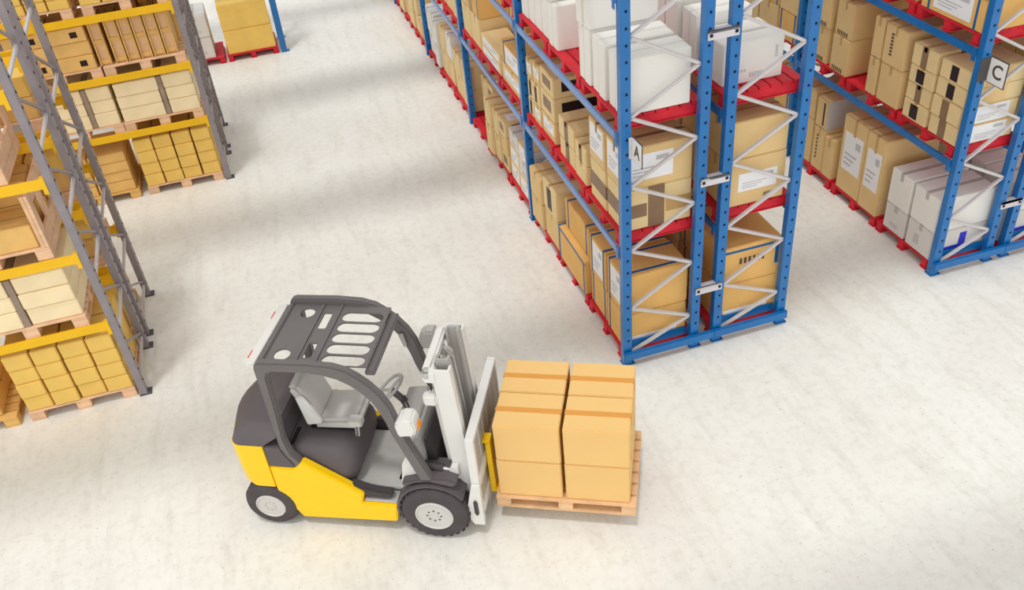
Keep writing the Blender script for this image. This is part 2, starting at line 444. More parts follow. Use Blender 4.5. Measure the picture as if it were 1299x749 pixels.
def carton(loc, sz, k, feats, label, group, rz=0):
    X, Y, H = sz
    m = MB().span((-X/2, -Y/2, 0), (X/2, Y/2, H), k)
    o = put('carton', m.mesh('carton', bevel=min(.009, X * .06, H * .06)), None, loc, rz)
    for f in feats:
        kind = f[0]; mb = MB()
        if kind == 'tape': tape_over(mb, sz, f[1], f[2], f[3]); nm = 'tape'
        elif kind == 'strap': strap_round(mb, sz, f[1], f[2], f[3], f[4] if len(f) > 4 else .022); nm = 'strap'
        elif kind == 'patch':
            facebox(mb, f[1], sz, f[2], f[3], f[4], f[5], f[6]); nm = 'tape'
        elif kind == 'wrap':      # tape carried round the corner over the two faces in view
            fa, fb = f[1]; u0, u1, v0, v1, kk = f[2:]
            facebox(mb, fa, sz, u0[0], u0[1], v0, v1, kk); put('tape', mb.mesh('tape'), o)
            mb = MB(); facebox(mb, fb, sz, u1[0], u1[1], v0, v1, kk); nm = 'tape'
        elif kind == 'label':
            fa, u0, u1, v0, v1 = f[1:6]; facebox(mb, fa, sz, u0, u1, v0, v1, 'paper', .002)
            W, V = u1 - u0, v1 - v0
            for q in range(3): facebox(mb, fa, sz, u0 + .1 * W, u0 + (.5 + .12 * q) * W, v0 + (.16 + .13 * q) * V, v0 + (.21 + .13 * q) * V, 'print_grey', .003)
            facebox(mb, fa, sz, u0 + .62 * W, u0 + .9 * W, v0 + .68 * V, v0 + .86 * V, 'print_grey', .003); nm = 'paper_label'
        elif kind == 'print':
            fa, u0, u1, v0, v1, kk = f[1:7]; n = 6; W = (u1 - u0) / n
            for q in range(n):
                facebox(mb, fa, sz, u0 + q * W, u0 + (q + .6) * W, v0, v1, kk, .002)
            nm = 'print'
        elif kind == 'vprint':
            fa, u0, u1, v0, v1, kk = f[1:7]; n = 7; V = (v1 - v0) / n
            for q in range(n):
                facebox(mb, fa, sz, u0, u1, v0 + q * V, v0 + (q + .62) * V, kk, .002)
            nm = 'print'
        elif kind == 'corner':    # blue angled corner mark
            fa, u0, u1, v0, v1, kk = f[1:7]
            P = lambda u, v: (-X/2 + u * X, v * H); um = u1 - (u1 - u0) * .3; vm = v0 + (v1 - v0) * .22
            mb.prism([P(u0, v0), P(u1, v0), P(u1, v1), P(um, v1), P(um, vm), P(u0, vm)], -Y/2 - .002, -Y/2 - .0006, kk); nm = 'print'
        put(nm, mb.mesh(nm), o)
    tag(o, label, 'carton', group)
    return o

LAY = {1: [''], 2: ['bottom layer', 'top layer'], 3: ['bottom layer', 'middle layer', 'top layer'], 4: ['bottom layer', 'second layer', 'third layer', 'top layer']}
COLB = {1: [''], 2: ['near column', 'far column'], 3: ['near column', 'middle column', 'far column'],
        4: ['nearest column', 'second column', 'third column', 'farthest column'],
        6: ['nearest column', 'second column', 'third column', 'fourth column', 'fifth column', 'farthest column'], 5: ['nearest column', 'second column', 'third column', 'fourth column', 'farthest column']}
COLL = {1: [''], 2: ['left column', 'right column'], 3: ['left column', 'middle column', 'right column'], 4: ['leftmost column', 'second column', 'third column', 'rightmost column']}

def style(name, along, c, nc, l, nl):
    """material, feature list and words for one carton; front faces the aisle, end faces the viewer (blue) or the right end (side racks)"""
    F, E = ('-x', '-y') if along == 'y' else ('-y', '+x')
    dep = 'x' if along == 'y' else 'y'      # depth axis
    al = along
    J = lambda v: v + random.uniform(-.015, .015)
    if name == 'tan': return 'kraft', [('tape', dep, 'tape_clear', .045)], 'plain tan carton'
    if name == 'tanL': return 'kraft_light', [('tape', dep, 'tape_clear', .05)], 'pale tan carton'
    if name == 'tanP': return 'kraft', [('print', F, .15, .8, .04, .16, 'print_dark'), ('tape', dep, 'tape_clear', .04)], 'tan carton printed along its foot'
    if name == 'tanV': return 'kraft', [('vprint', F, .3, .42, .25, .85, 'print_dark'), ('tape', dep, 'tape_clear', .04)], 'tan carton with upright dark lettering'
    if name == 'tanB': return 'kraft_light', [('wrap', (F, E), (.38, .62), (.4, .62), 0, 1, 'tape_dark'), ('tape', dep, 'tape_clear', .05)], 'pale tan carton with brown tape'
    if name == 'tanC': return 'kraft_light', [('patch', F, .34, .58, 0, 1, 'tape_dark'), ('label', E, .25, .85, .06, .94)], 'tan carton, white end label'
    if name == 'tanKC': return 'kraft_light', [('patch', F, .36, .6, .1, .9, 'tape_black'), ('patch', E, .3, .7, .1, .9, 'kraft')], 'tan carton, black patch'
    if name == 'tanK': return 'kraft_light', [('patch', F, .3, .62, .12, .86, 'tape_black'), ('tape', dep, 'tape_clear', .05)], 'tan carton with black tape patch'
    if name == 'tanEK': return 'kraft_light', [('patch', E, .14, .9, .3, .8, 'tape_black'), ('patch', F, .2, .8, .3, .78, 'tape_dark'), ('label', '+z', .1, .8, .2, .85)], 'tan carton with black end patch'
    if name == 'tanS': return 'kraft_dark', [('strap', al, J(.12), 'strap_blue', .03), ('strap', al, J(.88), 'strap_blue', .03)], 'tan carton with two blue straps'
    if name == 'tanR': return 'kraft_dark', [('patch', F, 0, 1, .9, .97, 'strap_blue'), ('patch', F, .02, .06, 0, .89, 'strap_blue'), ('patch', F, .94, .98, 0, .89, 'strap_blue'), ('strap', al, .97, 'strap_blue', .03)], 'tan carton edged with blue strap'
    if name == 'tanSE': return 'kraft_dark', [('strap', al, J(.14), 'strap_blue', .03), ('strap', al, J(.86), 'strap_blue', .03), ('label', E, .1, .85, .05, .3)], 'blue-strapped tan carton, labelled end'
    if name == 'tanSX': return 'kraft_dark', [('patch', E, 0, 1, .84, .9, 'strap_blue'), ('patch', E, .9, .96, .3, .839, 'strap_blue'), ('print', E, .3, .75, .5, .66, 'print_dark'), ('strap', al, .9, 'strap_blue', .03)], 'printed tan carton with blue straps'
    if name == 'tanL2': return 'kraft', [('label', E, .22, .86, .3, .68), ('print', E, .66, .82, .1, .18, 'print_dark'), ('tape', dep, 'tape_clear', .05)], 'end-labelled tan carton'
    if name == 'whiteP': return 'white_card', [('print', E, .1, .4, .28, .34, 'print_grey'), ('print', E, .45, .7, .12, .24, 'print_grey'), ('vprint', E, .86, .9, .5, .8, 'print_grey')], 'white carton, faint print'
    if name == 'tanSW': return 'kraft_dark', [('strap', al, .13, 'strap_blue', .032), ('strap', al, .87, 'strap_blue', .032), ('label', F, .2, .8, .15, .92)], 'blue-strapped tan carton with white label'
    if name == 'tanW': return 'kraft', [('label', F, .12, .88, .3, .8), ('tape', dep, 'tape_clear', .05)], 'tan carton with white front label'
    if name == 'tanWE': return 'kraft', [('label', F, .08, .9, .22, .92), ('label', E, .08, .72, .2, .82), ('tape', dep, 'tape_dark', .05)], 'tan carton, white labels'
    if name == 'tanBE': return 'kraft_light', [('patch', F, 0, 1, .3, .66, 'tape_dark'), ('patch', E, .36, .6, 0, 1, 'tape_dark'), ('patch', E, 0, .34, .3, .62, 'tape_dark'), ('patch', E, .62, 1, .3, .62, 'tape_clear')], 'pale tan carton, crossed brown tape'
    if name == 'white': return 'white_card', [('tape', dep, 'tape_grey', .055)], 'plain white carton'
    if name == 'slab': return 'white_card', [], 'narrow white carton'
    if name == 'whiteT': return 'greywhite_card', [('tape', dep, 'tape_grey', .07), ('print', F, .3, .7, .2, .35, 'print_grey')], 'grey-white printed carton'
    if name == 'whiteM': return 'greywhite_card', [('corner', E, .2, .62, .25, .8, 'print_blue'), ('tape', dep, 'tape_grey', .06), ('vprint', F, .3, .5, .25, .6, 'print_grey')], 'grey-white carton, blue mark'
    if name == 'whiteK': return 'kraft_light', [('label', F, .1, .9, .1, .9), ('label', E, .1, .7, .1, .9)], 'pale carton covered by white labels'
    if name == 'greyW': return 'kraft', [('patch', E, 0, 1, 0, 1, 'print_grey'), ('patch', F, .62, .75, .1, .9, 'tape_black')], 'tan carton with grey end cover'
    if name == 'yel': return 'kraft_yellow', [('tape', al, 'tape_clear', .03)], 'yellow-brown carton'
    if name == 'cream': return 'kraft_cream', [], 'cream carton'
    if name == 'creamS': return 'kraft_cream', [('strap', al, .5, 'strap_grey', .085)], 'cream carton under wide grey strap'
    if name == 'brn': return 'kraft_brown', [('tape', al, 'tape_clear', .03)], 'golden brown carton'
    if name == 'hand': return 'kraft_brown', [('patch', F, .62, .8, .3, .7, 'tape_black')], 'golden carton, dark hand hole'
    if name == 'big': return 'kraft_yellow', [('tape', al, 'tape_clear', .04)], 'large yellow-brown carton'
    raise KeyError(name)

def stack(frame, zb, cols, place_name, jit=.012):
    """frame = (along, face): cols = [(t0, t1, d0, d1, [(height, style), ...]), ...] bottom up"""
    along, face = frame; nc = len(cols); words = COLB if along == 'y' else COLL
    for c, (t0, t1, d0, d1, lays) in enumerate(cols):
        z = zb + .003
        for l, (h, st) in enumerate(lays):
            k, feats, look = style(st, along, c, nc, l, len(lays))
            g = .006
            w = t1 - t0 - g; d = d1 - d0 - g
            tc = (t0 + t1) / 2 + random.uniform(-jit, jit) * .4; dc = (d0 + d1) / 2 + random.uniform(-jit, jit)
            if along == 'y': loc, sz = (face + dc, tc, z), (d, w, h - .004)
            else: loc, sz = (tc, face + dc, z), (w, d, h - .004)
            lab = ', '.join(x for x in (look, LAY[len(lays)][l], words[nc][c], place_name) if x)
            carton(loc, sz, k, feats, lab, 'cartons on the ' + place_name)
            z += h

ORD = ['first', 'second', 'third', 'fourth', 'fifth', 'sixth', 'seventh', 'eighth', 'ninth', 'tenth', 'eleventh', 'twelfth', 'thirteenth', 'fourteenth', 'fifteenth']
LEV = ['floor', 'middle-shelf', 'top-shelf', 'highest-shelf']
ZB = [PALH, Z1 + .09 + PALH + .002, Z2 + .09 + PALH + .002]

def red(x_or_y, t, z, along, label, depth, group):
    kind = f'red{along}{depth:.2f}'
    loc = (x_or_y, t, z) if along == 'y' else (t, x_or_y, z)
    return place(kind, lambda: red_pallet_proto(1.06, depth, along), loc, label, 'pallet', group)

def blue_pallet(face, depth, t0, y0, lev, rackname, n, cols, shift=0):
    """one pallet position: t0 = local start of the pallet along the rack; cols in pallet-local t (0..1.06)"""
    zp = (0, Z1 + .092, Z2 + .092)[lev]
    nm = f'{ORD[n]} {LEV[lev]} pallet, {rackname}'
    y = y0 + t0
    red(face + depth / 2 + .012, y + .53, zp + .001, 'y', f'red slatted pallet, {ORD[n]} on the {LEV[lev].replace("-shelf", " shelf")}, {rackname}', depth - .04, 'red pallets in ' + rackname)
    stack(('y', face), zp + .001 + PALH, [(y + a, y + b, c, d, l) for a, b, c, d, l in cols], nm)

T = [.13, 1.22, 2.32]       # pallet starts inside a bay
def bay_t(j, p): return j * BAY + T[p]
full = .93
# ---- rack A, aisle side (A sign)
A = 'rack A'
def pa(j, p, lev, cols): blue_pallet(AX0, AD, bay_t(j, p), 0, lev, A, 3 * j + p, cols)
d0 = .07; d1 = .85
pa(0, 0, 0, [(.0, .50, d0, d1, [(.48, 'tanSE'), (.54, 'tanSW')]), (.54, 1.06, d0, d1, [(.46, 'tanSE'), (.54, 'tanSW')])])
pa(0, 1, 0, [(.06, 1.04, d0 - .06, .8, [(.50, 'tanR')])])
stack(('y', AX0), PALH + .503, [(bay_t(0, 1) + .12, bay_t(0, 1) + .98, .10, .78, [(.42, 'tanS')])], 'upper one on the second floor pallet, rack A')
pa(0, 2, 0, [(.0, .54, d0 - .03, .85, [(.46, 'tan'), (.44, 'tanK')]), (.58, 1.06, d0 - .06, .85, [(.42, 'tan'), (.40, 'tan')])])
pa(0, 0, 1, [(.02, .47, d0, d1, [(.5, 'tanBE'), (.48, 'tanWE')]), (.485, .94, d0, d1, [(.5, 'tanBE'), (.48, 'tanWE')])])
pa(0, 1, 1, [(.0, .36, d0, .75, [(.24, 'tanL'), (.22, 'tanB')]), (.38, .92, d0, .85, [(.27, 'tanB'), (.26, 'tanB')])])
pa(0, 2, 1, [(.0, .5, d0, d1, [(.3, 'tanW'), (.32, 'tanEK'), (.26, 'tanEK')]), (.52, .8, d0, d1, [(.28, 'tanW'), (.28, 'tanK'), (.28, 'tanW')]), (.82, 1.06, d0, d1, [(.26, 'tanK'), (.28, 'tanK'), (.26, 'tanW')])])
pa(0, 0, 2, [(.0, .17, d0, .8, [(.58, 'slab')]), (.18, .35, d0, .8, [(.58, 'slab')]), (.40, .57, d0 - .02, .8, [(.59, 'slab')]), (.58, .76, d0 - .02, .8, [(.59, 'slab')]), (.80, .96, d0 - .03, .8, [(.6, 'slab'), (.5, 'slab')]), (.97, 1.13, d0 - .03, .8, [(.6, 'slab'), (.5, 'slab')])])
pa(0, 1, 2, [(.76, .9, d0 - .02, .75, [(.52, 'slab')]), (.91, 1.05, d0 - .02, .75, [(.52, 'slab'), (.5, 'slab')])])
pa(0, 2, 2, [(.02, .25, d0, .85, [(.52, 'slab'), (.5, 'white')]), (.27, .52, d0, .85, [(.52, 'slab'), (.5, 'white')]), (.54, .78, d0, .85, [(.52, 'slab'), (.5, 'white')]), (.8, 1.04, d0, .85, [(.52, 'slab'), (.5, 'white')])])
pa(1, 0, 0, [(.1, .55, d0, .9, [(.3, 'whiteK'), (.28, 'whiteT'), (.26, 'whiteK')]), (.57, 1.02, d0, .9, [(.3, 'whiteK'), (.28, 'whiteK'), (.26, 'whiteT')])])
pa(1, 1, 0, [(.0, .34, .04, .9, [(.3, 'tanEK'), (.3, 'tan'), (.26, 'tanEK')]), (.36, .66, .02, .9, [(.45, 'tanL'), (.42, 'tanL')]), (.68, 1.0, -.02, .9, [(.5, 'tanL'), (.42, 'tanL')])])
pa(1, 2, 0, [(.3, .65, .25, .9, [(.4, 'tanL'), (.4, 'tanEK')]), (.67, 1.02, .25, .9, [(.4, 'tanL'), (.4, 'tanL')])])
pa(1, 0, 1, [(.02, 1.04, d0, .92, [(.28, 'tanW'), (.32, 'tanSW')])])
pa(1, 1, 1, [(.0, 1.04, d0, .5, [(.16, 'whiteK'), (.16, 'whiteK')]), (.1, 1.0, .51, .92, [(.46, 'tanS'), (.42, 'tanS')])])
pa(1, 2, 1, [(.0, .5, d0, .9, [(.48, 'tanL'), (.5, 'tanS')]), (.52, 1.04, d0, .9, [(.5, 'tanL'), (.46, 'tan')])])
pa(1, 0, 2, [(.02, .5, d0, .9, [(.5, 'white')]), (.52, 1.0, d0, .9, [(.5, 'white')])])
pa(2, 0, 0, [(.0, .5, d0, .9, [(.42, 'tanL'), (.42, 'tanL')]), (.52, 1.04, d0, .9, [(.42, 'tanL'), (.42, 'tanL')])])
pa(2, 1, 0, [(.1, .5, d0, .9, [(.5, 'tanL'), (.46, 'white')]), (.52, 1.0, d0, .9, [(.5, 'tanL'), (.46, 'tanL')])])
pa(2, 2, 0, [(.0, .3, .03, .9, [(.44, 'white'), (.46, 'white')]), (.31, .62, d0, .9, [(.44, 'white'), (.5, 'white')]), (.63, 1.0, d0, .9, [(.44, 'white'), (.5, 'white')])])
pa(2, 0, 1, [(.0, .5, d0, .9, [(.46, 'tanL'), (.44, 'tanL')]), (.52, 1.04, d0, .9, [(.46, 'tanL'), (.44, 'tan')])])
pa(2, 1, 1, [(.0, .5, d0, .9, [(.46, 'tanL'), (.44, 'tanL')]), (.52, 1.04, d0, .9, [(.46, 'tanS'), (.44, 'tan')])])
pa(3, 0, 0, [(.0, .34, d0, .9, [(.4, 'tanL'), (.36, 'tanL')]), (.36, .7, .04, .9, [(.4, 'tan')]), (.72, 1.04, d0, .9, [(.4, 'tanL'), (.4, 'tanL')])])
pa(3, 1, 0, [(.0, .5, .03, .9, [(.36, 'tanL'), (.36, 'tanL')]), (.52, 1.04, d0, .9, [(.36, 'tan'), (.36, 'tanL')])])
pa(3, 2, 0, [(.0, .5, .03, .9, [(.36, 'tanL'), (.36, 'tan')]), (.52, 1.04, d0, .9, [(.36, 'tanL')])])
pa(4, 0, 0, [(.0, .5, .03, .9, [(.36, 'tanL'), (.36, 'tan')]), (.52, 1.04, d0, .9, [(.36, 'tanL')])])

# ---- back half of rack A
B = 'back half of rack A'
def pb(j, p, lev, cols): blue_pallet(BX0, AD, bay_t(j, p), 0, lev, B, 3 * j + p, cols)
pb(0, 0, 0, [(.0, 1.04, .12, .88, [(.54, 'tanSE'), (.52, 'tanSX')])])
pb(0, 1, 0, [(.0, 1.04, .1, .88, [(.5, 'tan'), (.5, 'tan')])])
pb(0, 0, 1, [(.0, .5, .1, .82, [(.58, 'tanL2'), (.44, 'tan')]), (.52, 1.04, .1, .82, [(.58, 'tan'), (.4, 'tan')])])
pb(0, 1, 1, [(.0, .5, .06, .86, [(.45, 'tan'), (.4, 'tan')]), (.52, 1.04, .06, .86, [(.45, 'tan'), (.4, 'tan')])])
pb(0, 0, 2, [(.16, .40, .08, .76, [(.44, 'whiteP')]), (.42, .66, .06, .74, [(.46, 'slab')]), (.70, .86, .06, .7, [(.58, 'slab')]), (.87, 1.04, .06, .7, [(.58, 'slab')])])
pb(0, 1, 2, [(.0, .3, .02, .6, [(.62, 'slab')]), (.31, .62, .02, .6, [(.66, 'slab')]), (.63, .98, .02, .6, [(.7, 'slab')])])

# ---- rack C (C sign)
Cn = 'rack C'
def pc(j, p, lev, cols): blue_pallet(CX0, CD, bay_t(j, p), CY, lev, Cn, 3 * j + p, cols)
pc(0, 0, 0, [(.0, .48, .03, .84, [(.40, 'whiteM'), (.48, 'white')]), (.52, .94, .02, .84, [(.38, 'whiteT'), (.50, 'white')])])
pc(0, 1, 0, [(.02, .42, .03, .86, [(1.14, 'tanW')]), (.44, .98, .03, .86, [(1.14, 'tanW')])])
pc(0, 2, 0, [(.02, .26, .05, .86, [(.62, 'tan')]), (.28, .56, .05, .86, [(.68, 'tanV'), (.44, 'greyW')]), (.6, .98, .05, .86, [(.7, 'tan'), (.44, 'tan')])])
pc(0, 0, 1, [(.0, .5, .03, .8, [(.24, 'tanC'), (.24, 'tanC'), (.22, 'tanKC'), (.22, 'tanKC')]), (.54, .98, .03, .8, [(.24, 'tanK'), (.22, 'tanB'), (.22, 'tanK'), (.26, 'tanB')])])
pc(0, 1, 1, [(.0, .42, .03, .86, [(.5, 'tan'), (.5, 'tanV')]), (.46, .66, .03, .86, [(.5, 'tan'), (.52, 'tan')])])
pc(0, 2, 1, [(.0, .38, .03, .86, [(.5, 'tanP'), (.48, 'tanP')]), (.48, .82, .03, .86, [(.5, 'tanP'), (.48, 'tanP')])])
pc(0, 0, 2, [(.0, 1.02, .03, .86, [(.36, 'tanSW'), (.3, 'tan')])])
pc(0, 1, 2, [(.02, .42, .05, .86, [(.5, 'tan')]), (.5, 1.0, .05, .86, [(.5, 'whiteT')])])
pc(0, 2, 2, [(.02, .5, .05, .86, [(.5, 'tan')]), (.52, 1.0, .05, .86, [(.5, 'tan')])])
for lev in (0, 1, 2):
    for p in (0, 1, 2):
        a = ['tan', 'tanS', 'tanL'][(lev + p) % 3]; b = ['tanS', 'tan', 'tanP'][(lev + 2 * p) % 3]
        pc(1, p, lev, [(.0, .5, .03, .86, [(.42, a), (.40, b)]), (.52, 1.04, .03, .86, [(.42, b), (.40, a)])])
# ---- back half of rack C
Cb = 'back half of rack C'
def pd(j, p, lev, cols): blue_pallet(CB0, CD, bay_t(j, p), CY, lev, Cb, 3 * j + p, cols)
pd(0, 0, 0, [(.0, .5, .03, .84, [(.42, 'whiteM'), (.46, 'white')]), (.52, 1.0, .03, .84, [(.42, 'white'), (.46, 'white')])])
pd(0, 0, 1, [(.0, .5, .03, .84, [(.42, 'white'), (.42, 'tan')]), (.52, 1.0, .03, .84, [(.42, 'tan'), (.42, 'tan')])])
pd(0, 0, 2, [(.0, .5, .03, .84, [(.5, 'white')]), (.52, 1.0, .03, .84, [(.42, 'tan')])])
pd(0, 1, 0, [(.0, .5, .03, .84, [(.42, 'white'), (.46, 'white')]), (.52, 1.0, .03, .84, [(.42, 'white')])])
pd(0, 1, 1, [(.0, .5, .03, .84, [(.5, 'tan'), (.4, 'tan')]), (.52, 1.0, .03, .84, [(.42, 'tan')])])

# ---- side racks on the left
ZL = [.0] + [z + .112 for z in YZ]
def wood(face, t, z, label, d=.97, k='wood_pink'):
    return place(f'wood{k}', lambda: wood_pallet_proto(1.2, d, 'x', k), (t, face + LD / 2, z + .001), label, 'pallet', 'wooden pallets in the left racks')
def lp(face, tc, lev, rackname, side, cols, k='wood_pink'):
    """cols in t relative to the pallet centre tc"""
    wood(face, tc, ZL[lev], f'wooden pallet, {side} of the {LEV2[lev]}, {rackname}', k=k)
    stack(('x', face), ZL[lev] + .001 + PALH, [(tc + a, tc + b, c, d, l) for a, b, c, d, l in cols], f'{side} {LEV2[lev]} pallet, {rackname}')
LEV2 = ['floor', 'first shelf', 'second shelf', 'third shelf', 'fourth shelf']
N1, N2, N1b, N2b = 'near left rack', 'far left rack', 'rear of near left rack', 'rear of far left rack'
def four(h, st, da=.02, db=.98, n=4, w=.6):
    q = [(-w + 2 * w * j / n + .008, -w + 2 * w * (j + 1) / n - .008, da, db, [(h, st)] * 4) for j in range(n)]
    return q
c1 = L1X - .085 - .63; c1b = c1 - 1.33
c2 = L2X - .085 - .63; c2b = c2 - 1.33
lp(L1Y, c1, 0, N1, 'right', four(.205, 'yel', .03, .95))
lp(L1Y, c1b, 0, N1, 'left', [(-.55, .0, .1, .95, [(.22, 'brn'), (.2, 'brn'), (.2, 'brn')]), (.02, .45, .1, .95, [(.22, 'brn'), (.2, 'brn')])], 'wood_yellow')
def creamload(face, tc, lev, rackname, side, ts):
    xs = [-.58] + ts + [.58]
    cols = [(xs[j] + (.04 if j else 0), xs[j + 1] - (.04 if j < len(xs) - 2 else 0), .04, .95, [(.22, 'cream'), (.2, 'cream'), (.21, 'cream')]) for j in range(len(xs) - 1)]
    lp(face, tc, lev, rackname, side, cols)
    for j, t in enumerate(ts):
        z = ZL[lev] + .001 + PALH + .003
        m = MB().span((tc + t - .034, face + .043, z), (tc + t + .034, face + .94, z + .625), 'strap_grey')
        o = put('padding_board', m.mesh('padding_board', bevel=.004))
        w = ['left', 'right'][j] if len(ts) > 1 else 'only'
        tag(o, f'brown padding board, {w} one between cream cartons, {side} {LEV2[lev]} pallet, {rackname}', 'padding', 'padding boards between cream cartons')
creamload(L1Y, c1 - .16, 1, N1, 'right', [.0])
creamload(L2Y, c2, 1, N2, 'right', [.10])
creamload(L2Y, c2b + .12, 1, N2, 'left', [.2])
lp(L2Y, c2, 0, N2, 'right', four(.205, 'yel', .03, .95))
lp(L2Y, c2b, 0, N2, 'left', [(-.58, -.02, .06, .95, [(.18, 'brn'), (.17, 'brn'), (.17, 'brn'), (.16, 'brn')]), (.0, .56, .06, .95, [(.18, 'brn'), (.17, 'brn'), (.17, 'brn'), (.16, 'brn')])], 'wood_yellow')
lp(L2Y, c2b + .1, 2, N2, 'left', [(-.58, -.02, .04, .95, [(.22, 'hand'), (.21, 'brn'), (.22, 'hand')]), (.0, .56, .04, .95, [(.22, 'hand'), (.21, 'brn'), (.22, 'hand')])], 'wood_pink')
lp(L2Y, c2, 3, N2, 'right', four(.15, 'yel', .03, .95))
lp(L2Y, c2b, 3, N2, 'left', four(.15, 'yel', .03, .95))

# second shelf of the far left rack: short pallets stood on edge on a pallet, cartons behind them
wood(L2Y, c2, ZL[2], f'wooden pallet carrying a row of pallets stood on edge, {N2}')
lpz = ZL[2] + PALH + .004
def edge_pallet():
    root = empty('wooden_pallet', (0, 0, 0)); ch = []; H = .56; W = .5
    ch.append(put('deck', MB().span((-.084, -W/2, 0), (-.060, W/2, H), 'wood_yellow').mesh('deck', bevel=.003), root))
    ch.append(put('bottom_board', MB().span((.060, -W/2, 0), (.084, W/2, H), 'wood_yellow').mesh('bottom_board', bevel=.003), root))
    ch.append(put('stringer', MB().span((-.0595, -W/2 + .035, 0), (.0595, W/2 - .035, H - .04), 'wood').mesh('stringer', bevel=.003), root))
    for z in (.02, .27, .49):
        ch.append(put('block', MB().span((-.0595, -W/2 + .012, z), (.0595, -W/2 + .0345, z + .05), 'wood_yellow').mesh('block', bevel=.003), root))
    KIDS[root.name] = ch
    return root
ORDL = ['leftmost', 'second', 'third', 'fourth', 'fifth', 'rightmost']
for j in range(6):
    o = place('edge', edge_pallet, (c2 - .5 + j * .185, L2Y + .32, lpz), f'short wooden pallet stood on edge, {ORDL[j]} of six, {N2}', 'pallet', 'pallets stood on edge')
    if j == 0: o.scale = (1, 1, 1.22); o.location.x -= .04
stack(('x', L2Y), ZL[2] + .001 + PALH, [(c2 - .55, c2 - .2, .62, .97, [(.5, 'brn'), (.2, 'brn')]), (c2 - .18, c2 + .2, .62, .97, [(.5, 'brn')]), (c2 + .22, c2 + .56, .62, .97, [(.45, 'brn'), (.2, 'brn')])], f'behind edge-stood pallets, {N2}')

# near left rack, second and third shelves: crates with slotted ends
def crate(face, tc, lev, label, h=.62):
    root = empty('wooden_crate', (tc, face + LD / 2, ZL[lev] + .001)); tag(root, label, 'crate', 'wooden crates in the near left rack')
    d = .95; t = 1.2
    m = MB()
    for j in range(7):
        c = -d/2 + .06 + (d - .12) * j / 6; m.span((-t/2, c - .058, .118), (t/2, c + .058, .14), 'wood_pink')
    put('deck', m.mesh('deck', bevel=.003), root)
    for a in (-t/2 + .08, 0, t/2 - .08):
        put('stringer', MB().span((a - .08, -d/2, 0), (a + .08, d/2, .117), 'wood_pink').mesh('stringer', bevel=.004), root)
    # end panel with two slots
    z0, z1 = .142, .142 + h; x0, x1 = t/2 - .035, t/2
    m = MB()
    ys = [-d/2, -d/2 + .14, -.06, .06, d/2 - .14, d/2]
    m.span((x0, ys[0], z0), (x1, ys[5], z0 + .15), 'wood_pink'); m.span((x0, ys[0], z1 - .15), (x1, ys[5], z1), 'wood_pink')
    for a, b in ((0, 1), (2, 3), (4, 5)): m.span((x0, ys[a], z0 + .1501), (x1, ys[b], z1 - .1501), 'wood_pink')
    put('end_panel', m.mesh('end_panel', bevel=.004), root)
    for y in (-d/2 + .03, d/2 - .03):
        put('corner_post', MB().span((x0 - .042, y - .03, z0), (x0 - .001, y + .03, z1), 'wood').mesh('corner_post', bevel=.004), root)
    return root
crate(L1Y, c1 - .2, 2, 'wooden crate with slotted end panel, second shelf, near left rack')
z = ZL[2] + .001 + PALH
stack(('x', L1Y), z, [(c1 - .78, c1 - .22, .06, .5, [(.26, 'brn'), (.22, 'brn')]), (c1 - .2, c1 + .3, .06, .5, [(.28, 'brn')])], 'front row of second-shelf crate, near left rack')
stack(('x', L1Y), z, [(c1 - .78, c1 - .22, .52, .95, [(.3, 'brn'), (.26, 'brn')]), (c1 - .2, c1 + .3, .52, .95, [(.3, 'brn'), (.26, 'brn')])], 'back row of second-shelf crate, near left rack')
crate(L1Y, c1 - .3, 3, 'wooden crate with slotted end panel, third shelf, near left rack', .6)
z = ZL[3] + .001 + PALH
stack(('x', L1Y), z, [(c1 - .88, c1 - .35, .06, .9, [(.24, 'brn'), (.2, 'brn')]), (c1 - .33, c1 + .18, .06, .9, [(.24, 'brn'), (.2, 'brn')])], 'inside third-shelf crate, near left rack')
# rear halves, seen through the frames
for lev in (0, 1, 2, 3):
    lp(L1Y + LD + LG, c1 - .05, lev, N1b, 'right', [(-.58, -.2, .05, .95, [(.25, 'brn'), (.22, 'brn')]), (-.18, .2, .05, .95, [(.25, 'yel'), (.22, 'yel')]), (.22, .58, .05, .95, [(.25, 'brn'), (.22, 'yel')])], 'wood_pink')
for lev in (0, 1, 2, 3):
    lp(L2Y + LD + LG, c2, lev, N2b, 'right', [(-.58, .0, .05, .95, [(.3, 'brn'), (.28, 'brn')]), (.02, .58, .05, .95, [(.3, 'yel'), (.28, 'yel')])], 'wood_pink')

# ---- far blue rack at the top edge
fr = 'blue rack at the top edge'
for n, (tc, cols) in enumerate([(-3.40, [(-.5, .5, .04, .9, [(.50, 'big'), (.52, 'big')])]), (-4.52, [(-.5, -.14, .04, .9, [(.46, 'whiteT'), (.46, 'whiteT')]), (-.12, .36, .03, .9, [(.46, 'whiteT'), (.46, 'whiteT')])])]):
    red(L3Y + .475, tc, .001, 'x', f'red slatted pallet on the floor, {["right", "left"][n]} one, {fr}', .95, 'red pallets in the far blue rack')
    stack(('x', L3Y), PALH + .001, [(tc + a, tc + b, c, d, l) for a, b, c, d, l in cols], f'{["right", "left"][n]} floor pallet, {fr}')

# ------------------------------------------------------------------ forklift
TH = math.radians(-26.43)
OX, OY = -4.172, -.859
CU, CV = .85, .55
def fw(u, v, z=0):
    return (OX + u * math.cos(TH) - v * math.sin(TH), OY + u * math.sin(TH) + v * math.cos(TH), z)
FK = empty('forklift', fw(CU, CV), TH)
tag(FK, 'yellow and dark grey counterbalance forklift carrying the loaded pallet', 'forklift')
def part(name, mb, par=None, bevel=0, smooth=None, label=None):
    mb.move((-CU, -CV, 0))
    o = put(name, mb.mesh(name, bevel, smooth), par or FK)
    if label: o['label'] = label
    return o
Wd = 1.10
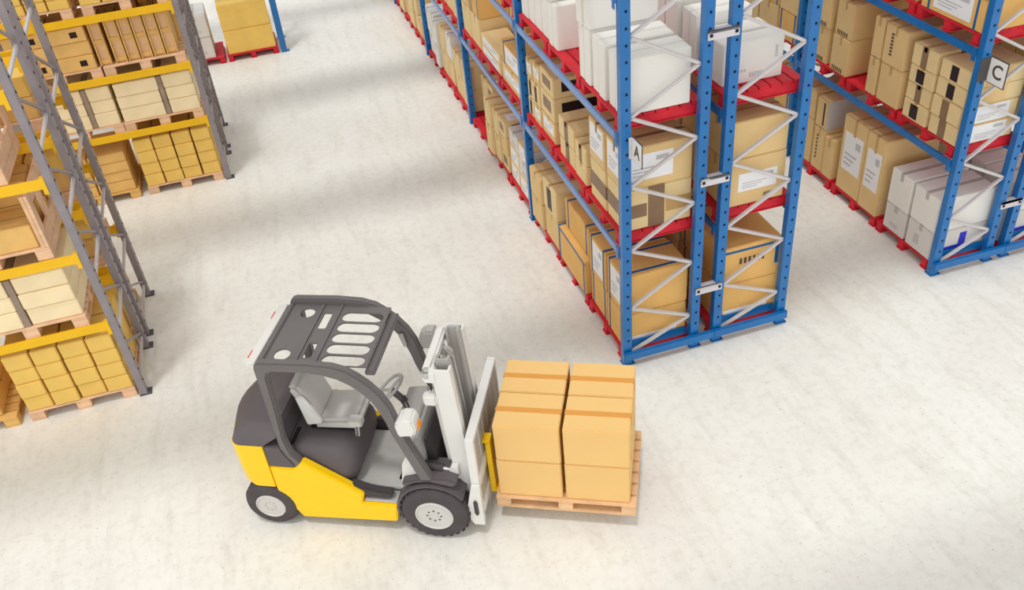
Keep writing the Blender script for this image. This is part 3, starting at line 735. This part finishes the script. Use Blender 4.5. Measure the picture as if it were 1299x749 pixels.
# counterweight: rounded plan, lofted
def plan(ub, bulge, uf, v0=.03, v1=1.07, rc=.16, n=6):
    pts = []
    for j in range(n + 1):
        a = math.pi * (1.5 - .5 * j / n); pts.append((ub + rc + rc * math.cos(a), v0 + rc + rc * math.sin(a)))
    for j in range(1, 6):
        f = j / 6; pts.append((ub - bulge * math.sin(math.pi * f), v0 + rc + (v1 - v0 - 2 * rc) * f))
    for j in range(n + 1):
        a = math.pi * (1 - .5 * j / n); pts.append((ub + rc + rc * math.cos(a), v1 - rc + rc * math.sin(a)))
    pts += [(uf, v1), (uf, v0)]
    return pts
m = MB(); m.loft([[(u, v, z) for u, v in plan(-.17 + dz, .08, .17, rc=.12)] for z, dz in ((.555, .05), (.62, .01), (.82, 0), (1.09, -.005), (1.11, .0))], 'fork_yellow')
cw = part('counterweight', m, smooth=40, label='yellow rear counterweight')
m = MB(); m.loft([[(u, v, z) for u, v in plan(a, b, .172 + .16 * (z > 1.2), v0, 1.1 - v0, rc=r)] for z, a, b, v0, r in ((1.112, -.165, .08, .032, .12), (1.22, -.13, .085, .05, .15), (1.29, -.05, .08, .10, .16), (1.32, .0, .05, .16, .14))], 'truck_dark')
part('rear_hood', m, smooth=50, label='dark rounded rear hood')
# yellow side panels, near and far
sp = [(.172, 1.105), (.178, .83), (.43, .83), (.52, .925), (1.06, .53), (1.02, .40), (1.375, .40), (1.335, .16), (.36, .12), (.30, .23), (.24, .38), (.172, .50)]
sp2 = [(.172, .83), (.43, .83), (.52, .925), (1.06, .53), (1.02, .40), (1.375, .40), (1.335, .16), (.36, .12), (.30, .23), (.24, .38), (.172, .50)]
for a, b in ((.035, .12), (.98, 1.065)):
    part('side_panel', MB().prism(sp2, a, b, 'fork_yellow'), bevel=.012, smooth=35, label='yellow lower side panel')
part('chassis', MB().span((-.05, .30, .2), (.36, .8, .55), 'black_part').span((.36, .122, .14), (1.34, .978, .42), 'truck_darker').span((1.34, .28, .2), (1.95, .82, .50), 'black_part'), label='dark steel chassis')
# shoulder below the guard post
for a, b in ((.04, .16), (.94, 1.06)):
    part('shoulder_panel', MB().prism([(.172, .832), (.172, 1.105), (.335, 1.105), (.37, 1.0), (.44, .86), (.43, .832)], a, b, 'truck_dark'), bevel=.01, smooth=35)
# engine cover / seat pedestal
def rounded(u0, u1, v0, v1, rf, n=7):
    p = [(u0, v1), (u0, v0)]
    for q in range(n + 1):
        a = math.pi * (-.5 + .5 * q / n); p.append((u1 - rf + rf * math.cos(a), v0 + rf + rf * math.sin(a)))
    for q in range(n + 1):
        a = math.pi * .5 * q / n; p.append((u1 - rf + rf * math.cos(a), v1 - rf + rf * math.sin(a)))
    return p
m = MB(); m.loft([[(u, v, z) for u, v in rounded(.1735, f, .122 + g, .978 - g, .16)] for z, f, g in ((.45, .90, 0), (.56, .945, 0), (.66, .985, .003), (.76, 1.0, .008), (.84, .995, .015), (.90, .97, .028), (.945, .93, .045), (.972, .88, .07), (.985, .82, .11), (.989, .72, .18))], 'truck_dark')
part('engine_cover', m, smooth=60)
part('engine_cover_back', MB().prism([(.174, 1.003), (.34, .99), (.28, 1.30), (.174, 1.31)], .18, .92, 'truck_dark'), bevel=.015, smooth=40)
part('vent_slot', MB().span((.36, .20, .991), (.40, .42, .996), 'black_part'))
# step and floor plate
m = MB().span((1.04, .06, .405), (1.37, .29, .43), 'floor_plate'); part('step', m, bevel=.004, label='grey tread step')
m = MB().span((.87, .18, .47), (1.66, .92, .50), 'floor_plate'); part('floor_plate', m, bevel=.004, label='light grey floor plate')
m = MB().prism([(.90, .46), (1.30, .44), (1.34, .52), (1.1, .56), (.96, .62), (.90, .60)], .07, .16, 'truck_darker'); part('sill', m, bevel=.015, smooth=40)
m = MB().prism([(.90, .46), (1.30, .44), (1.34, .52), (1.1, .56), (.96, .62), (.90, .60)], .94, 1.03, 'truck_darker'); part('sill', m, bevel=.015, smooth=40)
# overhead guard side arches
outer = [(.33, .84), (.33, 1.2), (.335, 2.06), (.35, 2.12), (.40, 2.14), (.80, 2.15), (1.05, 2.135), (1.18, 2.095), (1.28, 2.02), (1.37, 1.93), (1.45, 1.82), (1.51, 1.68), (1.545, 1.52), (1.57, 1.40), (1.66, 1.10), (1.775, .76)]
inner = [(1.655, .73), (1.55, 1.08), (1.46, 1.38), (1.435, 1.50), (1.40, 1.62), (1.345, 1.75), (1.27, 1.85), (1.18, 1.93), (1.08, 1.99), (.95, 2.03), (.80, 2.045), (.50, 2.045), (.455, 2.02), (.435, 1.96), (.42, 1.5), (.40, 1.2), (.43, 1.0), (.52, .88), (.52, .84)]
for a, b in ((.05, .135), (.965, 1.05)):
    part('guard_frame', MB().prism(outer + inner, a, b, 'truck_guard'), bevel=.014, smooth=40)
# roof plate with round, square and slotted openings
def curve_plate(outline, holes, z, th, k):
    cu = D.curves.new('roof', 'CURVE'); cu.dimensions = '2D'; cu.fill_mode = 'BOTH'; cu.extrude = th / 2
    for pts in [outline] + holes:
        s = cu.splines.new('POLY'); s.points.add(len(pts) - 1); s.use_cyclic_u = True
        for p, q in zip(s.points, pts): p.co = (q[0], q[1], 0, 1)
    t = D.objects.new('roof', cu); COL.objects.link(t)
    me = D.meshes.new_from_object(t.evaluated_get(bpy.context.evaluated_depsgraph_get())); D.objects.remove(t)
    me.transform(Matrix.Translation((-CU, -CV, z))); me.materials.clear(); me.materials.append(M[k])
    return me
def circ(u, v, r, n=24): return [(u + r * math.cos(2 * math.pi * j / n), v + r * math.sin(2 * math.pi * j / n)) for j in range(n)]
def slot(u0, u1, v, r, n=10):
    return [(u0 + r + r * math.cos(math.pi * (.5 + j / n)), v + r * math.sin(math.pi * (.5 + j / n))) for j in range(n + 1)] + [(u1 - r + r * math.cos(math.pi * (-.5 + j / n)), v + r * math.sin(math.pi * (-.5 + j / n))) for j in range(n + 1)]
def rrect(u0, u1, v0, v1): return [(u0 + .01, v0), (u1 - .01, v0), (u1, v0 + .01), (u1, v1 - .01), (u1 - .01, v1), (u0 + .01, v1), (u0, v1 - .01), (u0, v0 + .01)]
holes = [circ(.535, .25, .075), circ(.565, .84, .07), rrect(.73, .81, .22, .42), rrect(.73, .81, .62, .85)]
for j in range(5): holes.append(slot(.915, 1.31, .205 + j * .150, .066))
ro = put('roof_plate', curve_plate([(.40, .137), (1.34, .137), (1.34, .963), (.40, .963)], holes, 2.078, .016, 'truck_guard'), FK)
m = MB()
for u in (.69, .87): m.span((u - .012, .14, 2.091), (u + .012, .96, 2.10), 'truck_guard')
part('roof_rib', m, ro)
part('front_crossbar', MB().bar((1.36, .137, 2.005), (1.36, .963, 2.005), .09, .05, 'truck_guard'), bevel=.012, smooth=40)
part('rear_crossbar', MB().span((.345, .137, 2.03), (.395, .963, 2.10), 'truck_guard'), bevel=.01)
rb = part('rear_light_bar', MB().prism([(.225, 2.02), (.325, 2.055), (.325, 2.085), (.225, 2.06)], .13, .97, 'mast_white'), bevel=.006, label='pale light bar behind the roof')
for v in (.22, .78): part('tail_lamp', MB().span((.214, v, 2.028), (.226, v + .1, 2.056), 'red_lens'), rb, label='red tail lamp')
# seat
st = part('seat', MB().prism([(.54, 1.0), (.98, 1.02), (1.02, 1.07), (1.0, 1.13), (.92, 1.145), (.56, 1.11)], .40, .86, 'seat_grey'), bevel=.03, smooth=60, label='light grey driver seat')
part('backrest', MB().prism([(.53, 1.05), (.62, 1.10), (.53, 1.40), (.47, 1.53), (.40, 1.54), (.37, 1.48), (.44, 1.3)], .41, .85, 'seat_grey'), st, bevel=.03, smooth=60)
part('seat_wing', MB().prism([(.50, 1.08), (.66, 1.12), (.60, 1.28), (.52, 1.42), (.45, 1.44)], .36, .42, 'mast_white'), st, bevel=.015, smooth=60)
part('armrest', MB().span((.95, .30, 1.16), (1.08, .40, 1.24), 'seat_grey').bar((1.0, .35, 1.0), (1.02, .35, 1.2), .04, .04, 'truck_dark'), st, bevel=.01)
part('seat_base', MB().span((.50, .42, .9915), (.95, .84, 1.01), 'black_part'))
# cowl, dashboard, steering
part('front_cowl', MB().prism([(1.50, .50), (1.66, .50), (1.66, .92), (1.60, 1.10), (1.50, 1.08), (1.56, .88)], .20, .90, 'floor_plate'), bevel=.012, smooth=40, label='light grey front cowl')
part('cowl_side', MB().prism([(1.40, .50), (1.66, .50), (1.64, .84), (1.56, 1.06), (1.46, .86)], .135, .198, 'mast_white'), bevel=.02, smooth=40)
part('dashboard', MB().prism([(1.34, 1.02), (1.52, 1.06), (1.58, 1.10), (1.57, 1.13), (1.36, 1.10)], .50, .96, 'mast_grey'), bevel=.01, smooth=40)
WC, WA = Vector((1.235, .76, 1.25)), Vector((-.6, 0, .8)).normalized()
sw = part('steering_wheel', MB().ring(WC, WA, .165, .017, 'mast_grey'), smooth=60)
m = MB()
for a in (0, 2.1, 4.2):
    x = WA.orthogonal().normalized(); y = WA.cross(x)
    m.bar(WC - WA * .02, WC + (x * math.cos(a) + y * math.sin(a)) * .16, .03, .014, 'mast_grey')
part('spoke', m, sw)
part('steering_column', MB().cyl(WC - WA * .03, (1.40, .76, 1.05), .035, 'truck_dark'), sw, smooth=40)
m = MB()
for v in (.60, .66):
    m = MB().cyl((1.44, v, 1.09), (1.41, v, 1.22), .009, 'truck_darker', 8).cyl((1.41, v, 1.22), (1.407, v, 1.25), .018, 'truck_darker', 8)
    part('control_lever', m, smooth=40)
part('pedal', MB().box((1.42, .48, .53), (.10, .06, .02), 'truck_darker').box((1.42, .62, .53), (.10, .06, .02), 'truck_darker'))
# head lamps on the front pillars
for v, sg in ((.075, 1), (1.025, -1)):
    lb = part('head_lamp', MB().prism([(a_, b_ + (.18 if sg < 0 else 0)) for a_, b_ in ((1.55, 1.38), (1.70, 1.40), (1.73, 1.50), (1.70, 1.60), (1.59, 1.60), (1.53, 1.53))], v - .08 + (.04 if sg < 0 else 0), v + .10, 'mast_white' if sg > 0 else 'mast_grey'), bevel=.02, smooth=50, label='pale head lamp housing')
    part('indicator', MB().box((1.722, v + .03, 1.46 + (.18 if sg < 0 else 0)), (.03, .07, .07), 'orange_lens'), lb, label='orange indicator lens')
m = MB().tube([(1.50, 1.03, 1.52), (1.56, 1.12, 1.50), (1.66, 1.12, 1.42), (1.68, 1.10, 1.30)], .012, 'truck_guard')
part('grab_handle', m, smooth=40)
part('mirror', MB().prism([(1.36, 1.78), (1.41, 1.80), (1.43, 1.66), (1.40, 1.62)], .93, .95, 'mast_grey'), bevel=.005)
# wheels
def wheel(u, v0, v1, r, z, drive):
    sgn = 1 if v0 < .5 else -1; vo = v0 if sgn > 0 else v1; w = abs(v1 - v0)
    ax = (0, sgn, 0); c = (u, vo, z)
    ri = r * .56
    pr = [(.012, ri * .98), (.004, ri * 1.03), (0, ri * 1.2), (.0, r * .80), (.012, r * .90), (.035, r * .965), (.06, r), (w - .06, r), (w - .03, r * .96), (w - .01, r * .86), (w, ri), (w - .01, ri * .6)]
    t = part('wheel', MB().lathe(pr, c, ax, 'rubber', 48), smooth=35, label='black tyre on pale rim')
    m = MB()
    if drive:
        for q in range(26):
            a = 2 * math.pi * q / 26
            for s, off in ((.30, 0), (.70, .5)):
                aa = a + off * 2 * math.pi / 26
                p = Vector((u + math.cos(aa) * (r + .001), vo + sgn * w * s, z + math.sin(aa) * (r + .001)))
                m.bar(p - Vector((0, w * .17, 0)), p + Vector((0, w * .17, 0)), .032, .012, 'rubber', up=(math.cos(aa), 0, math.sin(aa)))
    else:
        for s in (.3, .5, .7): m.ring((u, vo + sgn * w * s, z), ax, r - .001, .006, 'rubber', 40, 6)
    part('tread', m, t)
    m = MB().lathe([(.006, ri), (-.004, ri * .98), (-.008, ri * .92), (.02, ri * .84), (.045, ri * .78), (.045, ri * .5), (.02, ri * .42), (.015, ri * .2), (.012, .001)], c, ax, 'rim_grey', 40)
    rm = part('rim', m, t, smooth=35, label='pale grey wheel rim')
    m = MB()
    for q in range(8):
        a = 2 * math.pi * q / 8
        p = Vector((u + math.cos(a) * ri * .36, vo, z + math.sin(a) * ri * .36))
        m.cyl(p + Vector((0, sgn * .03, 0)), p + Vector((0, sgn * .004, 0)), .011, 'mast_grey' if not drive else 'truck_darker', 6)
    for q in range(6):
        a = 2 * math.pi * (q + .3) / 6
        p = Vector((u + math.cos(a) * ri * .64, vo, z + math.sin(a) * ri * .64))
        m.cyl(p + Vector((0, sgn * .05, 0)), p + Vector((0, sgn * .0435, 0)), .022, 'truck_darker', 10)
    m.cyl((u, vo + sgn * .02, z), (u, vo + sgn * .0, z), ri * .2, 'rim_grey', 16)
    part('hub', m, t, smooth=35)
wheel(.055, .01, .215, .275, .275, False)
wheel(.055, .885, 1.09, .275, .275, False)
wheel(1.735, -.005, .245, .335, .335, True)
wheel(1.735, .855, 1.105, .335, .335, True)
# front fenders
for v0, v1 in ((.03, .30), (.80, 1.07)):
    R = []
    for j in range(11):
        a = math.radians(190 - j * 15.5); R.append((1.735 + .375 * math.cos(a), .345 + .375 * math.sin(a)))
    Q = [(1.735 + .345 * math.cos(math.radians(190 - j * 15.5)), .345 + .345 * math.sin(math.radians(190 - j * 15.5))) for j in range(11)][::-1]
    part('fender', MB().prism(R + Q, v0, v1, 'truck_dark'), bevel=.006, smooth=50)
    part('fender_top', MB().prism([(1.46, .66), (1.60, .728), (1.74, .745), (1.95, .70), (2.0, .76), (1.9, .80), (1.66, .79), (1.46, .72)], v0 + .02, v1 + (.0 if v0 > .5 else .04), 'truck_dark'), bevel=.012, smooth=50)
# firewall between cowl and mast
part('firewall', MB().prism([(1.665, .5), (1.80, .5), (1.76, .88), (1.68, 1.06), (1.665, 1.06)], .30, .82, 'truck_darker'), bevel=.01)
# mast
def channel(u0, u1, v, w, z0, z1, lean, open_dir, k):
    t = .022; c = []
    if open_dir > 0: pr = [(u0, v), (u1, v), (u1, v + w), (u1 - t, v + w), (u1 - t, v + t), (u0 + t, v + t), (u0 + t, v + w), (u0, v + w)]
    else: pr = [(u0, v + w), (u1, v + w), (u1, v), (u1 - t, v), (u1 - t, v + w - t), (u0 + t, v + w - t), (u0 + t, v), (u0, v)]
    return MB().loft([[(a + lean * (z0 - .3), b, z0) for a, b in pr], [(a + lean * (z1 - .3), b, z1) for a, b in pr]], k)
LEAN = -.045
for v, od in ((.225, 1), (.79, -1)):
    part('outer_mast_rail', channel(1.95, 2.12, v, .085, .14, 2.0, LEAN, od, 'mast_white'), bevel=.004, label='pale outer mast rail')
for v, od in ((.315, 1), (.715, -1)):
    part('inner_mast_rail', channel(1.975, 2.10, v, .07, .18, 2.05, LEAN, od, 'mast_grey'), bevel=.004, label='grey inner mast rail')
def lz(u, z): return u + LEAN * (z - .3)
m = MB()
m.span((lz(1.86, 1.95), .215, 1.88), (lz(1.95, 1.95), .885, 1.99), 'mast_white')
m.span((lz(1.86, 1.95), .215, 1.84), (lz(2.0, 1.95), .30, 1.99), 'mast_white'); m.span((lz(1.86, 1.95), .80, 1.84), (lz(2.0, 1.95), .885, 1.99), 'mast_white')
part('top_tie', m, bevel=.022, smooth=50, label='pale rounded mast top tie')
m = MB(); m.span((lz(1.88, 1.6), .215, 1.62), (lz(1.948, 1.6), .885, 1.69), 'mast_white').span((lz(1.82, 1.6), .205, 1.58), (lz(1.948, 1.6), .30, 1.70), 'mast_white'); part('mid_tie', m, bevel=.018, smooth=50)
m = MB(); m.span((lz(1.90, .4), .23, .32), (lz(1.95, .4), .87, .50), 'mast_white'); part('bottom_tie', m, bevel=.01)
for v in (.335, .765):
    c = part('lift_cylinder', MB().cyl((lz(1.91, .3), v, .2), (lz(1.91, 1.6), v, 1.55), .03, 'mast_white', 16), smooth=40)
    part('piston_rod', MB().cyl((lz(1.91, 1.55), v, 1.55), (lz(1.91, 1.86), v, 1.86), .018, 'chrome', 16), c, smooth=40)
    if v < .5: continue
    sh = part('chain_sheave', MB().lathe([(-.02, .055), (-.012, .062), (0, .052), (.012, .062), (.02, .055)], (lz(1.98, 1.86), v - .13, 1.86), (0, 1, 0), 'mast_grey', 24), smooth=40)
    part('lift_chain', MB().bar((lz(2.035, 1.85), v - .13, 1.86), (lz(2.035, .6), v - .13, .62), .03, .008, 'mast_grey', up=(1, 0, 0)), sh)
m = MB()
for v in (.50, .59):
    m.tube([(lz(1.93, .5), v, .5), (lz(1.93, 1.2), v + .01, 1.2), (lz(1.94, 1.8), v, 1.80), (lz(1.99, 1.9), v, 1.93), (lz(2.05, 1.85), v, 1.85), (lz(2.06, 1.2), v, 1.2), (lz(2.07, .7), v, .7)], .009, 'mast_grey', 6)
part('hydraulic_hose', m, smooth=50)
for v in (.175, .925):
    tc_ = part('tilt_cylinder', MB().cyl((1.66, v + (.02 if v < .5 else -.02), .84), (1.84, v + (.02 if v < .5 else -.02), .80), .04, 'truck_darker', 16), smooth=40)
    part('piston_rod', MB().cyl((1.84, v + (.02 if v < .5 else -.02), .80), (1.95, v + (.02 if v < .5 else -.02), .775), .02, 'chrome', 12), tc_, smooth=40)
    part('tilt_bracket', MB().prism([(1.90, .70), (1.99, .70), (1.99, .86), (1.93, .86), (1.90, .80)], v - .01 if v < .5 else v - .04, v + .05 if v < .5 else v + .01, 'mast_white'), tc_, bevel=.006)
# carriage with load backrest (shifted to the far side like the load)
ca = part('carriage', MB().span((2.14, .14, .28), (2.20, 1.26, .42), 'mast_white').span((2.14, .14, .66), (2.20, 1.26, .80), 'mast_white'), bevel=.006, label='pale fork carriage')
part('carriage_side', MB().prism([(2.07, .20), (2.13, .20), (2.139, .30), (2.139, .85), (2.09, .85), (2.07, .6)], .245, .30, 'mast_white').prism([(2.07, .20), (2.13, .20), (2.139, .30), (2.139, .85), (2.09, .85), (2.07, .6)], .80, .855, 'mast_white'), ca, bevel=.005)
m = MB()
m.span((2.115, .10, .20), (2.195, .145, 1.29), 'mast_white'); m.span((2.115, 1.19, .43), (2.195, 1.235, 1.29), 'mast_white'); m.span((2.115, .1451, 1.24), (2.195, 1.1899, 1.29), 'mast_white')
for j in range(6): m.span((2.165, .145 + .176 * j + .01, .80), (2.187, .145 + .176 * j + .155, 1.2399), 'mast_grey')
m.span((2.165, .145, .44), (2.187, 1.19, .64), 'mast_grey')
part('load_backrest', m, ca, bevel=.005, label='pale load backrest frame')
part('side_plate', MB().prism([(2.03, .30), (2.10, .17), (2.20, .17), (2.20, .72), (2.12, .72)], .07, .098, 'mast_white').prism([(2.115, .34), (2.14, .30), (2.165, .34), (2.165, .50), (2.14, .54), (2.115, .50)], .062, .0695, 'truck_darker'), ca, bevel=.003)
for v in (.42, 1.02):
    fk = part('fork', MB().prism([(2.205, .245), (3.30, .262), (3.30, .275), (2.26, .292), (2.256, .92 if v < .6 else .70), (2.206, .92 if v < .6 else .70)], v, v + .11, 'fork_yellow'), ca, bevel=.004, label='yellow fork arm')
    if v < .6: part('fork_hook', MB().prism([(2.10, .83), (2.13, .83), (2.13, .925), (2.256, .925), (2.256, .96), (2.10, .96)], v, v + .11, 'fork_yellow'), fk, bevel=.003)

# ------------------------------------------------------------------ load on the forks
PZ = .20
PU0, PU1, PV0, PV1 = 2.285, 3.625, .285, 1.27
def load_pallet():
    root = empty('wooden_pallet', (0, 0, 0)); t, d, k = PU1 - PU0, PV1 - PV0, 'wood'
    for j in range(7):
        w = .115; c = -d/2 + w/2 + (d - w) * j / 6
        put('deck_board', MB().span((-t/2, c - w/2, .122), (t/2, c + w/2, .144), k).mesh('deck_board', bevel=.003), root)
    for a in (-t/2 + .07, 0, t/2 - .07):
        put('cross_board', MB().span((a - .07, -d/2, .102), (a + .07, d/2, .121), k).mesh('cross_board', bevel=.003), root)
        for e in (-d/2 + .055, d/2 - .055):
            put('block', MB().span((a - .07, e - .054, .021), (a + .07, e + .054, .101), k).mesh('block', bevel=.004), root)
        if a == 0: put('block', MB().span((a - .07, -.05, .021), (a + .07, .05, .101), k).mesh('block', bevel=.004), root)
    for e in (-d/2 + .055, 0, d/2 - .055):
        put('bottom_board', MB().span((-t/2, e - .054, 0), (t/2, e + .054, .02), k).mesh('bottom_board', bevel=.003), root)
    return root
lpal = load_pallet(); lpal.location = fw((PU0 + PU1) / 2, (PV0 + PV1) / 2, PZ); lpal.rotation_euler = (0, 0, TH)
tag(lpal, 'wooden pallet lifted on the forks under eight orange-tan cartons', 'pallet')
bz = PZ + .144 + .002
hl = [.475, .45]; zz = [bz, bz + .477]
rows = [(.315, .772), (.776, 1.235)]; colsu = [(2.315, 2.93), (2.958, 3.565)]
for li in range(2):
    for ri, (va, vb) in enumerate(rows):
        for ci, (ua, ub) in enumerate(colsu):
            sz = (ub - ua - .006, vb - va - .004, hl[li] - .002)
            lab = f'orange-tan carton on the lifted pallet, {["lower", "upper"][li]} layer, {["left", "right"][ci]}, {["camera", "rear"][ri]} side'
            o = carton(fw((ua + ub) / 2 + random.uniform(-.004, .004) + (.006 if li else 0), (va + vb) / 2, zz[li]), sz, 'kraft_load', [('tape', 'x', 'kraft_load_tape', .06)], lab, 'cartons on the lifted pallet', TH)

# ------------------------------------------------------------------ light, sky, camera
w = D.worlds.new('World'); SC.world = w; w.use_nodes = True
wn = w.node_tree.nodes; wl = w.node_tree.links; bg = wn['Background']
tcw = wn.new('ShaderNodeTexCoord'); dt = wn.new('ShaderNodeVectorMath'); dt.operation = 'DOT_PRODUCT'
dt.inputs[1].default_value = Vector((-.62, -.72, .30)).normalized()
wl.new(tcw.outputs['Generated'], dt.inputs[0])
mr = wn.new('ShaderNodeMapRange'); mr.interpolation_type = 'SMOOTHSTEP'
mr.inputs['From Min'].default_value = -.1; mr.inputs['From Max'].default_value = .95
mr.inputs['To Min'].default_value = .76; mr.inputs['To Max'].default_value = 1.20  # fill added to the sky toward the camera side, lifting front faces
wl.new(dt.outputs['Value'], mr.inputs['Value']); wl.new(mr.outputs['Result'], bg.inputs['Strength'])
bg.inputs['Color'].default_value = (1.0, .995, .985, 1)
su = D.lights.new('skylight_sun', 'SUN'); su.energy = .92; su.angle = math.radians(5.5); su.color = (1, .985, .96)
so = D.objects.new('skylight_sun', su); COL.objects.link(so)
so.rotation_euler = Vector((.14, .2, -1)).to_track_quat('-Z', 'Y').to_euler(); so.location = (0, -2, 12)

R = ((0.9522349296335606, -0.2938849491666761, -0.08294742575310977), (-0.24101207062575694, -0.5564987864681075, -0.795124067345599), (0.18751485434080303, 0.7771362411526204, -0.6007474028980263))
cam = D.cameras.new('camera'); co = D.objects.new('camera', cam); COL.objects.link(co)
cam.sensor_fit = 'HORIZONTAL'; cam.sensor_width = 36; cam.lens = 1151.39 * 36 / 1299
S_ = .86
mw = Matrix(((R[0][0], -R[1][0], -R[2][0], -3.5192 * S_), (R[0][1], -R[1][1], -R[2][1], -8.5853 * S_), (R[0][2], -R[1][2], -R[2][2], 8.2897 * S_), (0, 0, 0, 1)))
co.matrix_world = mw
cam.clip_end = 200
SC.camera = co
SC.view_settings.view_transform = 'Standard'; SC.view_settings.look = 'None'
SC.view_settings.exposure = .08; SC.view_settings.gamma = 1; SC.view_settings.use_curve_mapping = False
for k, v in LABELS.items():
    if v > 1: print('DUP LABEL', v, k)
